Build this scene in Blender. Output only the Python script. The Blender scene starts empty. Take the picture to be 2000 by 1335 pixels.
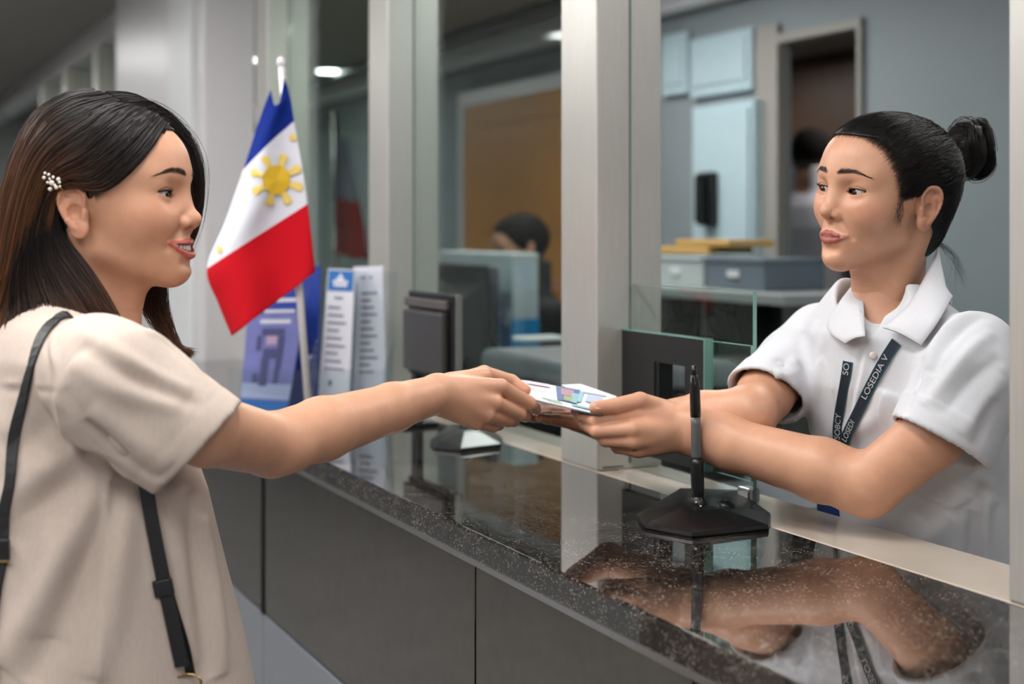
import bpy, bmesh, math, random
import numpy as np
from mathutils import Vector, Matrix
PI = math.pi
random.seed(7); RNG = np.random.default_rng(7)
SC = bpy.context.scene
COL = SC.collection
# ------------------------------------------------------------------ camera, world, lights, exposure
FPX, CX, HY, CAMZ = 2778.0, 1000.0, 450.0, 1.45     # focal length in pixels, principal column, horizon row, lens height
cam_d = bpy.data.cameras.new('camera'); cam = bpy.data.objects.new('camera', cam_d); COL.objects.link(cam)
cam.location = (0, 0, CAMZ); cam.rotation_euler = (PI/2, 0, 0)
cam_d.sensor_width = 36; cam_d.lens = FPX/2000*36
cam_d.shift_y = (HY - 667.5)/2000
cam_d.dof.use_dof = True; cam_d.dof.focus_distance = 1.80; cam_d.dof.aperture_fstop = 3.2
cam_d.clip_start = .05
SC.camera = cam
world = bpy.data.worlds.new('world'); SC.world = world; world.use_nodes = True
world.node_tree.nodes['Background'].inputs[0].default_value = (.9, .95, 1, 1)
world.node_tree.nodes['Background'].inputs[1].default_value = .3
SC.view_settings.view_transform = 'Standard'; SC.view_settings.look = 'None'
SC.view_settings.gamma = 1; SC.view_settings.exposure = .38
SC.view_settings.use_curve_mapping = False
SC.cycles.use_light_tree = False; SC.cycles.adaptive_min_samples = 12; SC.cycles.adaptive_threshold = .06; SC.cycles.max_bounces = 5; SC.cycles.diffuse_bounces = 2; SC.cycles.glossy_bounces = 3; SC.cycles.transmission_bounces = 4; SC.cycles.transparent_max_bounces = 12; SC.cycles.caustics_reflective = False; SC.cycles.caustics_refractive = False
# ------------------------------------------------------------------ places
NV = np.array([.9026, .4305, 0.]); UV = np.array([-.4305, .9026, 0.])   # across the counter (to the clerk), along it (away)
def W(n, u, z): return tuple(NV*n + UV*u + np.array([0, 0, z]))
def at(x, y, Z): return np.array([(x-CX)*Z/FPX, Z, CAMZ-(y-HY)*Z/FPX])     # a measured pixel and its depth as a point in the room
HS = 1.135                                                                  # the hands meet a little farther off than first measured
def ah(x, y, Z): return at(x, y, Z*HS)
def u_of(x, n):                                                             # where along the counter a column of the picture meets the plane n
    r = (x-CX)/FPX; Z = n/(r*NV[0]+NV[1]); p = np.array([r*Z, Z, 0]); return float(p@UV)
def n_of(x, y, z=1.06):
    Z = (CAMZ-z)*FPX/(y-HY); p = np.array([(x-CX)*Z/FPX, Z, 0]); return float(p@NV), float(p@UV)
# ------------------------------------------------------------------ objects
def link(o, parent=None):
    COL.objects.link(o)
    if parent is not None: o.parent = parent
    return o
def tag(o, label=None, cat=None, group=None, kind=None):
    if label: o['label'] = label
    if cat: o['category'] = cat
    if group: o['group'] = group
    if kind: o['kind'] = kind
    return o
def thing(name, label, cat, loc=(0, 0, 0), group=None, rz=0):
    o = bpy.data.objects.new(name, None); link(o); o.location = loc; o.rotation_euler = (0, 0, rz); o.empty_display_size = .1
    return tag(o, label, cat, group)
def mesh_np(name, V, F, mat, parent=None, smooth=True, col=None, world=True):
    """V (n,3), F (m,k) all quads or all tris -> object. With a parent V is given in world space."""
    V = np.asarray(V, np.float32); F = np.asarray(F, np.int32); k = F.shape[1]
    if parent is not None and world:
        q = parent
        while q is not None: V = V-np.array(q.location, np.float32); q = q.parent
    me = bpy.data.meshes.new(name)
    me.vertices.add(len(V)); me.vertices.foreach_set('co', V.ravel())
    me.loops.add(F.size); me.loops.foreach_set('vertex_index', F.ravel())
    me.polygons.add(len(F)); me.polygons.foreach_set('loop_start', np.arange(0, F.size, k, dtype=np.int32))
    me.update(calc_edges=True); me.validate()
    me.polygons.foreach_set('use_smooth', np.full(len(me.polygons), smooth))
    if col is not None:
        a = me.color_attributes.new('Col', 'FLOAT_COLOR', 'POINT')
        c = np.ones((len(V), 4), np.float32); c[:, :3] = col; a.data.foreach_set('color', c.ravel())
    if mat is not None: me.materials.append(mat)
    return link(bpy.data.objects.new(name, me), parent)
class MB:
    """collects shapes of one part; build() links them as one mesh"""
    def __init__(s): s.bm = bmesh.new()
    def box(s, c, d, rz=0, bev=0, M=None):
        r = bmesh.ops.create_cube(s.bm, size=1); vs = r['verts']
        m = Matrix.Translation(c) @ (M if M is not None else Matrix.Rotation(rz, 4, 'Z')) @ Matrix.Diagonal((*d, 1))
        bmesh.ops.transform(s.bm, matrix=m, verts=vs)
        if bev: bmesh.ops.bevel(s.bm, geom=list({e for v in vs for e in v.link_edges}), offset=bev, segments=3, profile=.5, affect='EDGES')
        return s
    def slab(s, n0, n1, u0, u1, z0, z1, bev=0):                           # a box squared to the counter
        return s.box(W((n0+n1)/2, (u0+u1)/2, (z0+z1)/2), (abs(n1-n0), abs(u1-u0), abs(z1-z0)), rz=math.atan2(NV[1], NV[0]), bev=bev)
    def poly(s, pts, thick):                                               # flat outline, extruded along its normal
        vs = [s.bm.verts.new(p) for p in pts]; f = s.bm.faces.new(vs); s.bm.normal_update()
        r = bmesh.ops.extrude_face_region(s.bm, geom=[f]); nv = [v for v in r['geom'] if isinstance(v, bmesh.types.BMVert)]
        bmesh.ops.translate(s.bm, vec=f.normal*thick, verts=nv); return s
    def tube(s, pts, r, seg=10, cap=True):
        pts = [Vector(p) for p in pts]; rr = r if isinstance(r, (list, tuple)) else [r]*len(pts); rings = []
        ref = None
        for i, p in enumerate(pts):
            t = (pts[min(i+1, len(pts)-1)]-pts[max(i-1, 0)]).normalized()
            if ref is None: ref = t.orthogonal().normalized()
            ref = (ref-t*ref.dot(t)).normalized(); b = t.cross(ref)
            rings.append([s.bm.verts.new(p+(ref*math.cos(a)+b*math.sin(a))*rr[i]) for a in [2*PI*k/seg for k in range(seg)]])
        for a, b in zip(rings, rings[1:]):
            for k in range(seg): s.bm.faces.new((a[k], a[(k+1) % seg], b[(k+1) % seg], b[k]))
        if cap: s.bm.faces.new(rings[0][::-1]); s.bm.faces.new(rings[-1])
        return s
    def lathe(s, c, prof, seg=24, M=None):                                  # prof: (r, z)
        rings = []; M = M or Matrix.Identity(4)
        for r, z in prof: rings.append([s.bm.verts.new(Vector(c)+(M@Vector((r*math.cos(a), r*math.sin(a), z)))) for a in [2*PI*k/seg for k in range(seg)]])
        for a, b in zip(rings, rings[1:]):
            for k in range(seg): s.bm.faces.new((a[k], a[(k+1) % seg], b[(k+1) % seg], b[k]))
        s.bm.faces.new(rings[0][::-1]); s.bm.faces.new(rings[-1]); return s
    def ribbon(s, pts, side, w, t):                                        # flat band along pts; side: width vectors, t thickness
        rings = []; n = len(pts); pts = [Vector(p) for p in pts]
        for i, p in enumerate(pts):
            tg = (pts[min(i+1, n-1)]-pts[max(i-1, 0)]).normalized(); sd = Vector(side[i]); sd = (sd-tg*sd.dot(tg)).normalized(); nn = tg.cross(sd)
            ww = w[i] if isinstance(w, (list, tuple)) else w
            rings.append([s.bm.verts.new(p+sd*a*ww/2+nn*b*t/2) for a, b in ((-1, -1), (1, -1), (1, 1), (-1, 1))])
        for a, b in zip(rings, rings[1:]):
            for k in range(4): s.bm.faces.new((a[k], a[(k+1) % 4], b[(k+1) % 4], b[k]))
        s.bm.faces.new(rings[0][::-1]); s.bm.faces.new(rings[-1]); return s
    def build(s, name, mat, parent=None, smooth=False, local=False):
        bmesh.ops.recalc_face_normals(s.bm, faces=s.bm.faces)
        if parent is not None and not local:
            bpy.context.view_layer.update() if False else None
            m = Matrix.LocRotScale(parent.location, parent.rotation_euler, None)
            if parent.parent is not None: m = Matrix.LocRotScale(parent.parent.location, parent.parent.rotation_euler, None) @ m
            bmesh.ops.transform(s.bm, matrix=m.inverted(), verts=s.bm.verts)
        me = bpy.data.meshes.new(name); s.bm.to_mesh(me); s.bm.free()
        if smooth: me.polygons.foreach_set('use_smooth', [True]*len(me.polygons))
        if mat is not None: me.materials.append(mat)
        return link(bpy.data.objects.new(name, me), parent)
def struct(o, label=None): return tag(o, label, kind='structure')
# ------------------------------------------------------------------ materials
def lin(r, g, b): return tuple(((c/255)/12.92 if c/255 <= .04045 else ((c/255+.055)/1.055)**2.4) for c in (r, g, b))
def mat(name, rgb, rough=.5, metal=0, spec=.5, noise=0, nscale=20, bump=0, bscale=60, coat=0, emit=0, stretch=None, alpha=1):
    m = bpy.data.materials.new(name); m.use_nodes = True; nt = m.node_tree; b = nt.nodes['Principled BSDF']
    b.inputs['Base Color'].default_value = (*rgb, 1); b.inputs['Roughness'].default_value = rough; b.inputs['Metallic'].default_value = metal
    b.inputs['Specular IOR Level'].default_value = spec; b.inputs['Coat Weight'].default_value = coat
    if emit: b.inputs['Emission Color'].default_value = (*rgb, 1); b.inputs['Emission Strength'].default_value = emit
    if noise or bump:
        tc = nt.nodes.new('ShaderNodeTexCoord'); mp = nt.nodes.new('ShaderNodeMapping'); nt.links.new(tc.outputs['Object'], mp.inputs[0])
        if stretch: mp.inputs['Scale'].default_value = stretch
    if noise:
        n = nt.nodes.new('ShaderNodeTexNoise'); n.inputs['Scale'].default_value = nscale; n.inputs['Detail'].default_value = 4; nt.links.new(mp.outputs[0], n.inputs[0])
        mr = nt.nodes.new('ShaderNodeMapRange'); mr.inputs['From Min'].default_value = .25; mr.inputs['From Max'].default_value = .75
        mr.inputs['To Min'].default_value = 1-noise; mr.inputs['To Max'].default_value = 1+noise; nt.links.new(n.outputs[0], mr.inputs[0])
        mx = nt.nodes.new('ShaderNodeVectorMath'); mx.operation = 'SCALE'; mx.inputs[0].default_value = rgb; nt.links.new(mr.outputs[0], mx.inputs['Scale'])
        nt.links.new(mx.outputs[0], b.inputs['Base Color'])
    if bump:
        n = nt.nodes.new('ShaderNodeTexNoise'); n.inputs['Scale'].default_value = bscale; n.inputs['Detail'].default_value = 3; nt.links.new(mp.outputs[0], n.inputs[0])
        bp = nt.nodes.new('ShaderNodeBump'); bp.inputs['Strength'].default_value = bump; bp.inputs['Distance'].default_value = .002
        nt.links.new(n.outputs[0], bp.inputs['Height']); nt.links.new(bp.outputs[0], b.inputs['Normal'])
    return m
def mat_col(name, rough=.5, spec=.5, sss=0, noise=.06, nscale=90, bump=0, bscale=400, aniso=0, radius=(.012, .005, .003)):
    """colour from the mesh's own colour attribute"""
    m = bpy.data.materials.new(name); m.use_nodes = True; nt = m.node_tree; b = nt.nodes['Principled BSDF']
    at_ = nt.nodes.new('ShaderNodeAttribute'); at_.attribute_name = 'Col'
    tc = nt.nodes.new('ShaderNodeTexCoord'); n = nt.nodes.new('ShaderNodeTexNoise'); n.inputs['Scale'].default_value = nscale; n.inputs['Detail'].default_value = 3
    nt.links.new(tc.outputs['Object'], n.inputs[0])
    mr = nt.nodes.new('ShaderNodeMapRange'); mr.inputs['From Min'].default_value = .25; mr.inputs['From Max'].default_value = .75
    mr.inputs['To Min'].default_value = 1-noise; mr.inputs['To Max'].default_value = 1+noise; nt.links.new(n.outputs[0], mr.inputs[0])
    mx = nt.nodes.new('ShaderNodeVectorMath'); mx.operation = 'SCALE'; nt.links.new(at_.outputs['Color'], mx.inputs[0]); nt.links.new(mr.outputs[0], mx.inputs['Scale'])
    nt.links.new(mx.outputs[0], b.inputs['Base Color'])
    b.inputs['Roughness'].default_value = rough; b.inputs['Specular IOR Level'].default_value = spec
    if sss:
        b.inputs['Subsurface Weight'].default_value = sss; b.inputs['Subsurface Radius'].default_value = (1, .4, .25); b.inputs['Subsurface Scale'].default_value = .006
    if bump:
        n2 = nt.nodes.new('ShaderNodeTexNoise'); n2.inputs['Scale'].default_value = bscale; n2.inputs['Detail'].default_value = 3; nt.links.new(tc.outputs['Object'], n2.inputs[0])
        bp = nt.nodes.new('ShaderNodeBump'); bp.inputs['Strength'].default_value = bump; bp.inputs['Distance'].default_value = .001
        nt.links.new(n2.outputs[0], bp.inputs['Height']); nt.links.new(bp.outputs[0], b.inputs['Normal'])
    return m
def mat_glass(name, tint=(.86, .95, .92), k=1.0):
    """a clear pane: lets light straight through, reflects by Fresnel"""
    m = bpy.data.materials.new(name); m.use_nodes = True; nt = m.node_tree; nt.nodes.clear()
    o = nt.nodes.new('ShaderNodeOutputMaterial'); mx = nt.nodes.new('ShaderNodeMixShader'); t = nt.nodes.new('ShaderNodeBsdfTransparent'); g = nt.nodes.new('ShaderNodeBsdfGlossy')
    t.inputs[0].default_value = (*tint, 1); g.inputs['Roughness'].default_value = .0; g.inputs[0].default_value = (.95, 1, .98, 1)
    lw = nt.nodes.new('ShaderNodeLayerWeight'); lw.inputs[0].default_value = .5
    pw = nt.nodes.new('ShaderNodeMath'); pw.operation = 'POWER'; pw.inputs[1].default_value = 5; nt.links.new(lw.outputs['Facing'], pw.inputs[0])
    f = nt.nodes.new('ShaderNodeMath'); f.operation = 'MULTIPLY_ADD'; f.inputs[1].default_value = .93; f.inputs[2].default_value = .035; nt.links.new(pw.outputs[0], f.inputs[0])
    mu = nt.nodes.new('ShaderNodeMath'); mu.operation = 'MULTIPLY'; mu.inputs[1].default_value = k; nt.links.new(f.outputs[0], mu.inputs[0])
    nt.links.new(mu.outputs[0], mx.inputs[0]); nt.links.new(t.outputs[0], mx.inputs[1]); nt.links.new(g.outputs[0], mx.inputs[2]); nt.links.new(mx.outputs[0], o.inputs[0])
    return m
# ------------------------------------------------------------------ soft solids: smooth unions of simple distance fields, skinned by surface nets
class Vol:
    def __init__(s, lo, hi, h):
        s.lo = np.array(lo, np.float32); s.h = float(h); s.n = np.ceil((np.array(hi)-np.array(lo))/h).astype(int)+1
        s.D = np.full(s.n, 9., np.float32); s.kpad = .0
        s.ax = [s.lo[i]+np.arange(s.n[i], dtype=np.float32)*s.h for i in range(3)]
    def _reg(s, lo, hi):
        a = np.clip(np.floor((np.array(lo)-s.lo)/s.h).astype(int), 0, s.n); b = np.clip(np.ceil((np.array(hi)-s.lo)/s.h).astype(int)+1, 0, s.n)
        sl = tuple(slice(a[i], b[i]) for i in range(3))
        return sl, s.ax[0][sl[0]][:, None, None], s.ax[1][sl[1]][None, :, None], s.ax[2][sl[2]][None, None, :]
    def apply(s, fn, lo, hi, k=0, sub=False, pad=None):
        pad = max(k, s.kpad)+3*s.h if pad is None else pad
        sl, X, Y, Z = s._reg(np.array(lo)-pad, np.array(hi)+pad)
        if 0 in s.D[sl].shape: return s
        d = fn(X, Y, Z); a = s.D[sl]
        if sub: d = -d
        if k > 0:
            h = np.maximum(k-np.abs(a-d), 0)/k
            s.D[sl] = np.maximum(a, d)+h*h*k*.25 if sub else np.minimum(a, d)-h*h*k*.25
        else: s.D[sl] = np.maximum(a, d) if sub else np.minimum(a, d)
        return s
    def cone(s, a, b, r1, r2=None, k=0, sub=False):
        r2 = r1 if r2 is None else r2; a = np.array(a, float); b = np.array(b, float); m = max(r1, r2)
        return s.apply(f_cone(a, b, r1, r2), np.minimum(a, b)-m, np.maximum(a, b)+m, k, sub)
    def chain(s, pts, rr, k=0, kj=None, sub=False):
        """a limb: its own segments fuse first, then join the solid"""
        pts = [np.array(p, float) for p in pts]; m = max(rr)
        lo = np.min(pts, 0)-m; hi = np.max(pts, 0)+m
        fs = [f_cone(pts[i], pts[i+1], rr[i], rr[i+1]) for i in range(len(pts)-1)]
        def fn(X, Y, Z):
            d = fs[0](X, Y, Z)
            for f in fs[1:]: d = smin(d, f(X, Y, Z), kj or 1e-6)
            return d
        return s.apply(fn, lo, hi, k, sub)
    def ell(s, c, r, k=0, sub=False, R=None):
        m = max(r); return s.apply(f_ell(c, r, R), np.array(c)-m, np.array(c)+m, k, sub)
    def surf_x(s, y, z):                                                    # foremost x of the solid at (y, z)
        j = int(round((y-s.lo[1])/s.h)); k = int(round((z-s.lo[2])/s.h)); c = s.D[:, j, k]; i = int(np.nonzero(c < 0)[0][-1])
        return float(s.ax[0][i]+s.h*c[i]/(c[i]-c[i+1]))
    def plane(s, p, nrm, k=0):                                             # cut away everything beyond the plane
        nrm = np.array(nrm, float); nrm /= np.linalg.norm(nrm)
        return s.apply(lambda X, Y, Z: -((X-p[0])*nrm[0]+(Y-p[1])*nrm[1]+(Z-p[2])*nrm[2]), s.lo, s.lo+s.n*s.h, k, True)
    def mesh(s, smooth=2):
        D = s.D; S = D < 0; nx, ny, nz = S.shape
        cnt = np.zeros((nx-1, ny-1, nz-1), np.int8)
        for i in (0, 1):
            for j in (0, 1):
                for k in (0, 1): cnt += S[i:nx-1+i, j:ny-1+j, k:nz-1+k]
        act = np.argwhere((cnt > 0) & (cnt < 8)); N = len(act)
        cor = np.array([[i, j, k] for i in (0, 1) for j in (0, 1) for k in (0, 1)])
        vals = np.stack([D[act[:, 0]+c[0], act[:, 1]+c[1], act[:, 2]+c[2]] for c in cor], 1)
        P = np.zeros((N, 3), np.float32); C = np.zeros(N, np.float32)
        for a in range(8):
            for b in range(a+1, 8):
                if np.abs(cor[a]-cor[b]).sum() != 1: continue
                va, vb = vals[:, a], vals[:, b]; x = (va < 0) != (vb < 0)
                t = np.clip(va[x]/(va[x]-vb[x]+1e-12), 0, 1)
                P[x] += cor[a]+t[:, None]*(cor[b]-cor[a]); C[x] += 1
        V = s.lo+(act+P/C[:, None])*s.h
        idx = np.full((nx-1, ny-1, nz-1), -1, np.int32); idx[act[:, 0], act[:, 1], act[:, 2]] = np.arange(N)
        F = []
        for ax in range(3):
            o = [1, 1, 1]; o[ax] = 0
            A = S[tuple(slice(o[i], (None if i != ax else -1)) if i == ax else slice(1, -1) for i in range(3))]
            B = S[tuple(slice(1, None) if i == ax else slice(1, -1) for i in range(3))]
            e = np.argwhere(A != B); fl = A[e[:, 0], e[:, 1], e[:, 2]]
            e = e+np.array([0 if i == ax else 1 for i in range(3)])
            b, c = [(1, 2), (2, 0), (0, 1)][ax]
            def g(db, dc):
                q = e.copy(); q[:, b] += db; q[:, c] += dc; return idx[q[:, 0], q[:, 1], q[:, 2]]
            Q = np.stack([g(-1, -1), g(0, -1), g(0, 0), g(-1, 0)], 1)
            Q[~fl] = Q[~fl][:, ::-1]; F.append(Q)
        F = np.concatenate(F); F = F[(F >= 0).all(1)]
        V = V.astype(np.float64)
        for _ in range(smooth): V = relax(V, F, .5)
        return V, F
def relax(V, F, w):
    E = np.concatenate([F[:, [0, 1]], F[:, [1, 2]], F[:, [2, 3]], F[:, [3, 0]]]); n = len(V)
    c = np.bincount(E[:, 0], minlength=n)+np.bincount(E[:, 1], minlength=n)+1e-9
    A = np.stack([(np.bincount(E[:, 0], V[E[:, 1], i], n)+np.bincount(E[:, 1], V[E[:, 0], i], n))/c for i in range(3)], 1)
    return V+(A-V)*w
def normals(V, F):
    nf = np.cross(V[F[:, 2]]-V[F[:, 0]], V[F[:, 3]]-V[F[:, 1]]); N = np.zeros_like(V)
    for i in range(3): N[:, i] = sum(np.bincount(F[:, j], nf[:, i], len(V)) for j in range(4))
    return N/(np.linalg.norm(N, axis=1)[:, None]+1e-12)
def smin(a, b, k):
    h = np.maximum(k-np.abs(a-b), 0)/k; return np.minimum(a, b)-h*h*k*.25
def f_cone(a, b, r1, r2):
    a = np.array(a, float); ba = np.array(b, float)-a; L = float(ba@ba)+1e-12
    def fn(X, Y, Z):
        x, y, z = X-a[0], Y-a[1], Z-a[2]; t = np.clip((x*ba[0]+y*ba[1]+z*ba[2])/L, 0, 1)
        return (np.sqrt((x-t*ba[0])**2+(y-t*ba[1])**2+(z-t*ba[2])**2)-(r1+(r2-r1)*t)).astype(np.float32)
    return fn
def f_ell(c, r, R=None):
    def fn(X, Y, Z):
        x, y, z = X-c[0], Y-c[1], Z-c[2]
        if R is not None: x, y, z = (R[0][0]*x+R[0][1]*y+R[0][2]*z, R[1][0]*x+R[1][1]*y+R[1][2]*z, R[2][0]*x+R[2][1]*y+R[2][2]*z)
        k0 = np.sqrt((x/r[0])**2+(y/r[1])**2+(z/r[2])**2); k1 = np.sqrt((x/r[0]**2)**2+(y/r[1]**2)**2+(z/r[2]**2)**2)+1e-9
        return (k0*(k0-1)/k1).astype(np.float32)
    return fn
def seg_dist(P, a, b):
    a = np.array(a, float); ba = np.array(b, float)-a; t = np.clip(((P-a)@ba)/(ba@ba+1e-12), 0, 1)
    return np.linalg.norm(P-a-t[:, None]*ba, axis=1), t
def chain_dist(P, pts, rr=None):
    d = np.full(len(P), 9.)
    for i in range(len(pts)-1):
        e, t = seg_dist(P, pts[i], pts[i+1])
        if rr is not None: e = e-(rr[i]+(rr[i+1]-rr[i])*t)
        d = np.minimum(d, e)
    return d
def sstep(x, a, b):
    t = np.clip((x-a)/(b-a), 0, 1); return t*t*(3-2*t)
def crom(pts, m):
    """Catmull-Rom through pts (k,...) sampled at m points"""
    pts = np.asarray(pts, float); k = len(pts); t = np.linspace(0, k-1, m); i = np.minimum(t.astype(int), k-2); f = (t-i).reshape(-1, *([1]*(pts.ndim-1)))
    p0 = pts[np.maximum(i-1, 0)]; p1 = pts[i]; p2 = pts[i+1]; p3 = pts[np.minimum(i+2, k-1)]
    return .5*((2*p1)+(p2-p0)*f+(2*p0-5*p1+4*p2-p3)*f**2+(-p0+3*p1-3*p2+p3)*f**3)
def crom_at(pts, t):
    """the same at given parameters t in 0..1"""
    pts = np.asarray(pts, float); k = len(pts); t = np.clip(np.asarray(t, float), 0, 1)*(k-1); i = np.minimum(t.astype(int), k-2); f = (t-i).reshape(-1, *([1]*(pts.ndim-1)))
    p0 = pts[np.maximum(i-1, 0)]; p1 = pts[i]; p2 = pts[i+1]; p3 = pts[np.minimum(i+2, k-1)]
    return .5*((2*p1)+(p2-p0)*f+(2*p0-5*p1+4*p2-p3)*f**2+(-p0+3*p1-3*p2+p3)*f**3)
def strands(paths, r0, r1, cols):
    """paths (S,M,3) -> three-sided tapering tubes; cols (S,M,3)"""
    S, M, _ = paths.shape
    T = np.gradient(paths, axis=1); T /= np.linalg.norm(T, axis=2, keepdims=True)+1e-12
    ref = RNG.normal(size=(S, 1, 3)); A = np.cross(T, np.broadcast_to(ref, T.shape)); A /= np.linalg.norm(A, axis=2, keepdims=True)+1e-12; B = np.cross(T, A)
    rad = (np.asarray(r0).reshape(-1, 1)*(1-np.linspace(0, 1, M)[None, :]**2)+np.asarray(r1).reshape(-1, 1)*np.linspace(0, 1, M)[None, :]**2)[..., None]
    V = np.stack([paths+rad*(A*math.cos(a)+B*math.sin(a)) for a in (0, 2*PI/3, 4*PI/3)], 2).reshape(-1, 3)
    base = (np.arange(S)[:, None]*M+np.arange(M-1)[None, :]).ravel()*3
    F = np.concatenate([np.stack([base+k, base+(k+1) % 3, base+3+(k+1) % 3, base+3+k], 1) for k in range(3)])
    C = np.repeat(cols.reshape(-1, 3), 3, axis=0)
    return V, F, C
# ------------------------------------------------------------------ the room
RZ = math.atan2(NV[1], NV[0]); ZC = 1.06; ZCEIL = 2.42
M_WALL = mat('office_wall', lin(136, 146, 150), .6, noise=.03, nscale=3)
M_WALLC = mat('lobby_wall', lin(206, 204, 204), .55, noise=.03, nscale=3)
M_CEIL = mat('ceiling_tile', lin(150, 146, 142), .9, noise=.05, nscale=40, bump=.2, bscale=300)
M_FLOOR = mat('floor_tile', lin(150, 150, 150), .18, noise=.06, nscale=4)
M_PILLAR = mat('brushed_aluminium', lin(206, 204, 198), .34, .55, noise=.04, nscale=30, stretch=(8, 8, .4))
M_PIER = mat('pier_paint', lin(214, 212, 214), .35, noise=.03, nscale=3)
M_GLASS = mat_glass('clear_glass', (.93, .97, .955))
M_GLASSB = mat_glass('partition_glass', (.90, .95, .935), .8)
M_EDGE = mat('glass_edge', lin(112, 156, 146), .1, spec=.8)
M_BLACK = mat('black_plastic', lin(17, 18, 20), .33, noise=.05)
M_BLACKM = mat('black_matt', lin(26, 27, 28), .5)
M_GREY = mat('grey_plastic', lin(120, 122, 128), .35)
M_MARBLE = mat('beige_marble', lin(206, 192, 178), .07, noise=.07, nscale=9, coat=.4)
M_PANEL = mat('dark_mirror', (.17, .155, .14), .03, .9, noise=.12, nscale=40)
M_BASE = mat('grey_laminate', lin(118, 122, 128), .3, noise=.04, nscale=8)
M_STEEL = mat('steel_trim', lin(186, 186, 186), .25, 1)
M_WOOD = mat('amber_wood', lin(196, 132, 48), .45, noise=.14, nscale=9, stretch=(6, 6, .5))
M_DWOOD = mat('dark_wood', lin(74, 52, 36), .5, noise=.2, nscale=9, stretch=(6, 6, .5))
M_LAMP = mat('lamp_diffuser', (1, .985, .96), .5, emit=13)
M_WHITE = mat('white_paint', lin(226, 228, 230), .4)
M_CAB = mat('pale_blue_cabinet', lin(176, 200, 208), .4, noise=.03)
def granite():
    m = mat('black_granite', (.012, .011, .0105), .035, spec=.75, coat=.5); nt = m.node_tree; b = nt.nodes['Principled BSDF']; b.inputs['Coat Roughness'].default_value = .02
    tc = nt.nodes.new('ShaderNodeTexCoord')
    def vor(sc, lo, hi):
        v = nt.nodes.new('ShaderNodeTexVoronoi'); v.inputs['Scale'].default_value = sc; nt.links.new(tc.outputs['Object'], v.inputs['Vector'])
        s = nt.nodes.new('ShaderNodeSeparateColor'); nt.links.new(v.outputs['Color'], s.inputs[0])
        r = nt.nodes.new('ShaderNodeMapRange'); r.inputs['From Min'].default_value = lo; r.inputs['From Max'].default_value = hi; nt.links.new(s.outputs[0], r.inputs[0]); return r.outputs[0]
    n = nt.nodes.new('ShaderNodeTexNoise'); n.inputs['Scale'].default_value = 22; n.inputs['Detail'].default_value = 6; nt.links.new(tc.outputs['Object'], n.inputs[0])
    m1 = nt.nodes.new('ShaderNodeMix'); m1.data_type = 'RGBA'; m1.inputs['A'].default_value = (.010, .009, .009, 1); m1.inputs['B'].default_value = (.075, .062, .052, 1); nt.links.new(vor(420, .72, .9), m1.inputs['Factor'])
    m2 = nt.nodes.new('ShaderNodeMix'); m2.data_type = 'RGBA'; m2.inputs['B'].default_value = (.26, .23, .19, 1); nt.links.new(vor(620, .93, .96), m2.inputs['Factor']); nt.links.new(m1.outputs['Result'], m2.inputs['A'])
    m3 = nt.nodes.new('ShaderNodeMix'); m3.data_type = 'RGBA'; m3.blend_type = 'MULTIPLY'; m3.inputs['Factor'].default_value = .8; nt.links.new(m2.outputs['Result'], m3.inputs['A'])
    rp = nt.nodes.new('ShaderNodeMapRange'); rp.inputs['From Min'].default_value = .35; rp.inputs['From Max'].default_value = .65; rp.inputs['To Min'].default_value = .35; rp.inputs['To Max'].default_value = 1.6; nt.links.new(n.outputs[0], rp.inputs[0])
    cb = nt.nodes.new('ShaderNodeCombineColor'); [nt.links.new(rp.outputs[0], cb.inputs[i]) for i in range(3)]; nt.links.new(cb.outputs[0], m3.inputs['B']); nt.links.new(m3.outputs['Result'], b.inputs['Base Color'])
    return m
M_GRANITE = granite()
U0, U1 = -2.6, 13.5; NB = 3.02; NC = -2.6
struct(MB().slab(NC-.1, 5.2, U0-.1, U1+.1, -.1, 0).build('floor', M_FLOOR))
struct(MB().slab(NC-.1, 5.2, U0-.1, U1+.1, ZCEIL, ZCEIL+.1).build('ceiling', M_CEIL))
struct(MB().slab(NC-.1, NC, U0, U1, 0, ZCEIL).build('wall_lobby', M_WALLC))
struct(MB().slab(NC, 5.1, U0-.1, U0, 0, ZCEIL).build('wall_near', M_WALLC))
struct(MB().slab(NC, 5.1, U1, U1+.1, 0, ZCEIL).build('wall_far', M_WALLC))
# office back wall with an open doorway
du0, du1, dz = u_of(1682, NB), u_of(1527, NB), 2.11
w = MB(); w.slab(NB, NB+.04, U0, du0, 0, ZCEIL); w.slab(NB, NB+.04, du1, U1, 0, ZCEIL); w.slab(NB, NB+.04, du0, du1, dz, ZCEIL); struct(w.build('wall_office', M_WALL))
struct(MB().slab(4.9, 5.0, U0, U1, 0, ZCEIL).build('wall_corridor', M_DWOOD))
t = MB(); t.slab(NB-.02, NB+.02, du0-.02, du0, 0, dz+.03); t.slab(NB-.02, NB+.02, du1, du1+.13, 0, dz+.07); t.slab(NB-.02, NB+.02, du0, du1, dz, dz+.03); struct(t.build('trim_1', mat('door_trim', lin(150, 148, 142), .5)))
struct(MB().slab(NB-.10, NB, U0, U1, ZCEIL-.12, ZCEIL, .02).build('trim_2', M_WHITE))
struct(MB().slab(NB-.30, NB-.24, U0, U1, ZCEIL-.05, ZCEIL-.005, .01).build('trim_3', M_GREY))
# header beam over the pillar line
struct(MB().slab(1.12, 1.24, U0, U1, ZCEIL-.10, ZCEIL).build('trim_4', M_PIER))
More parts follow.
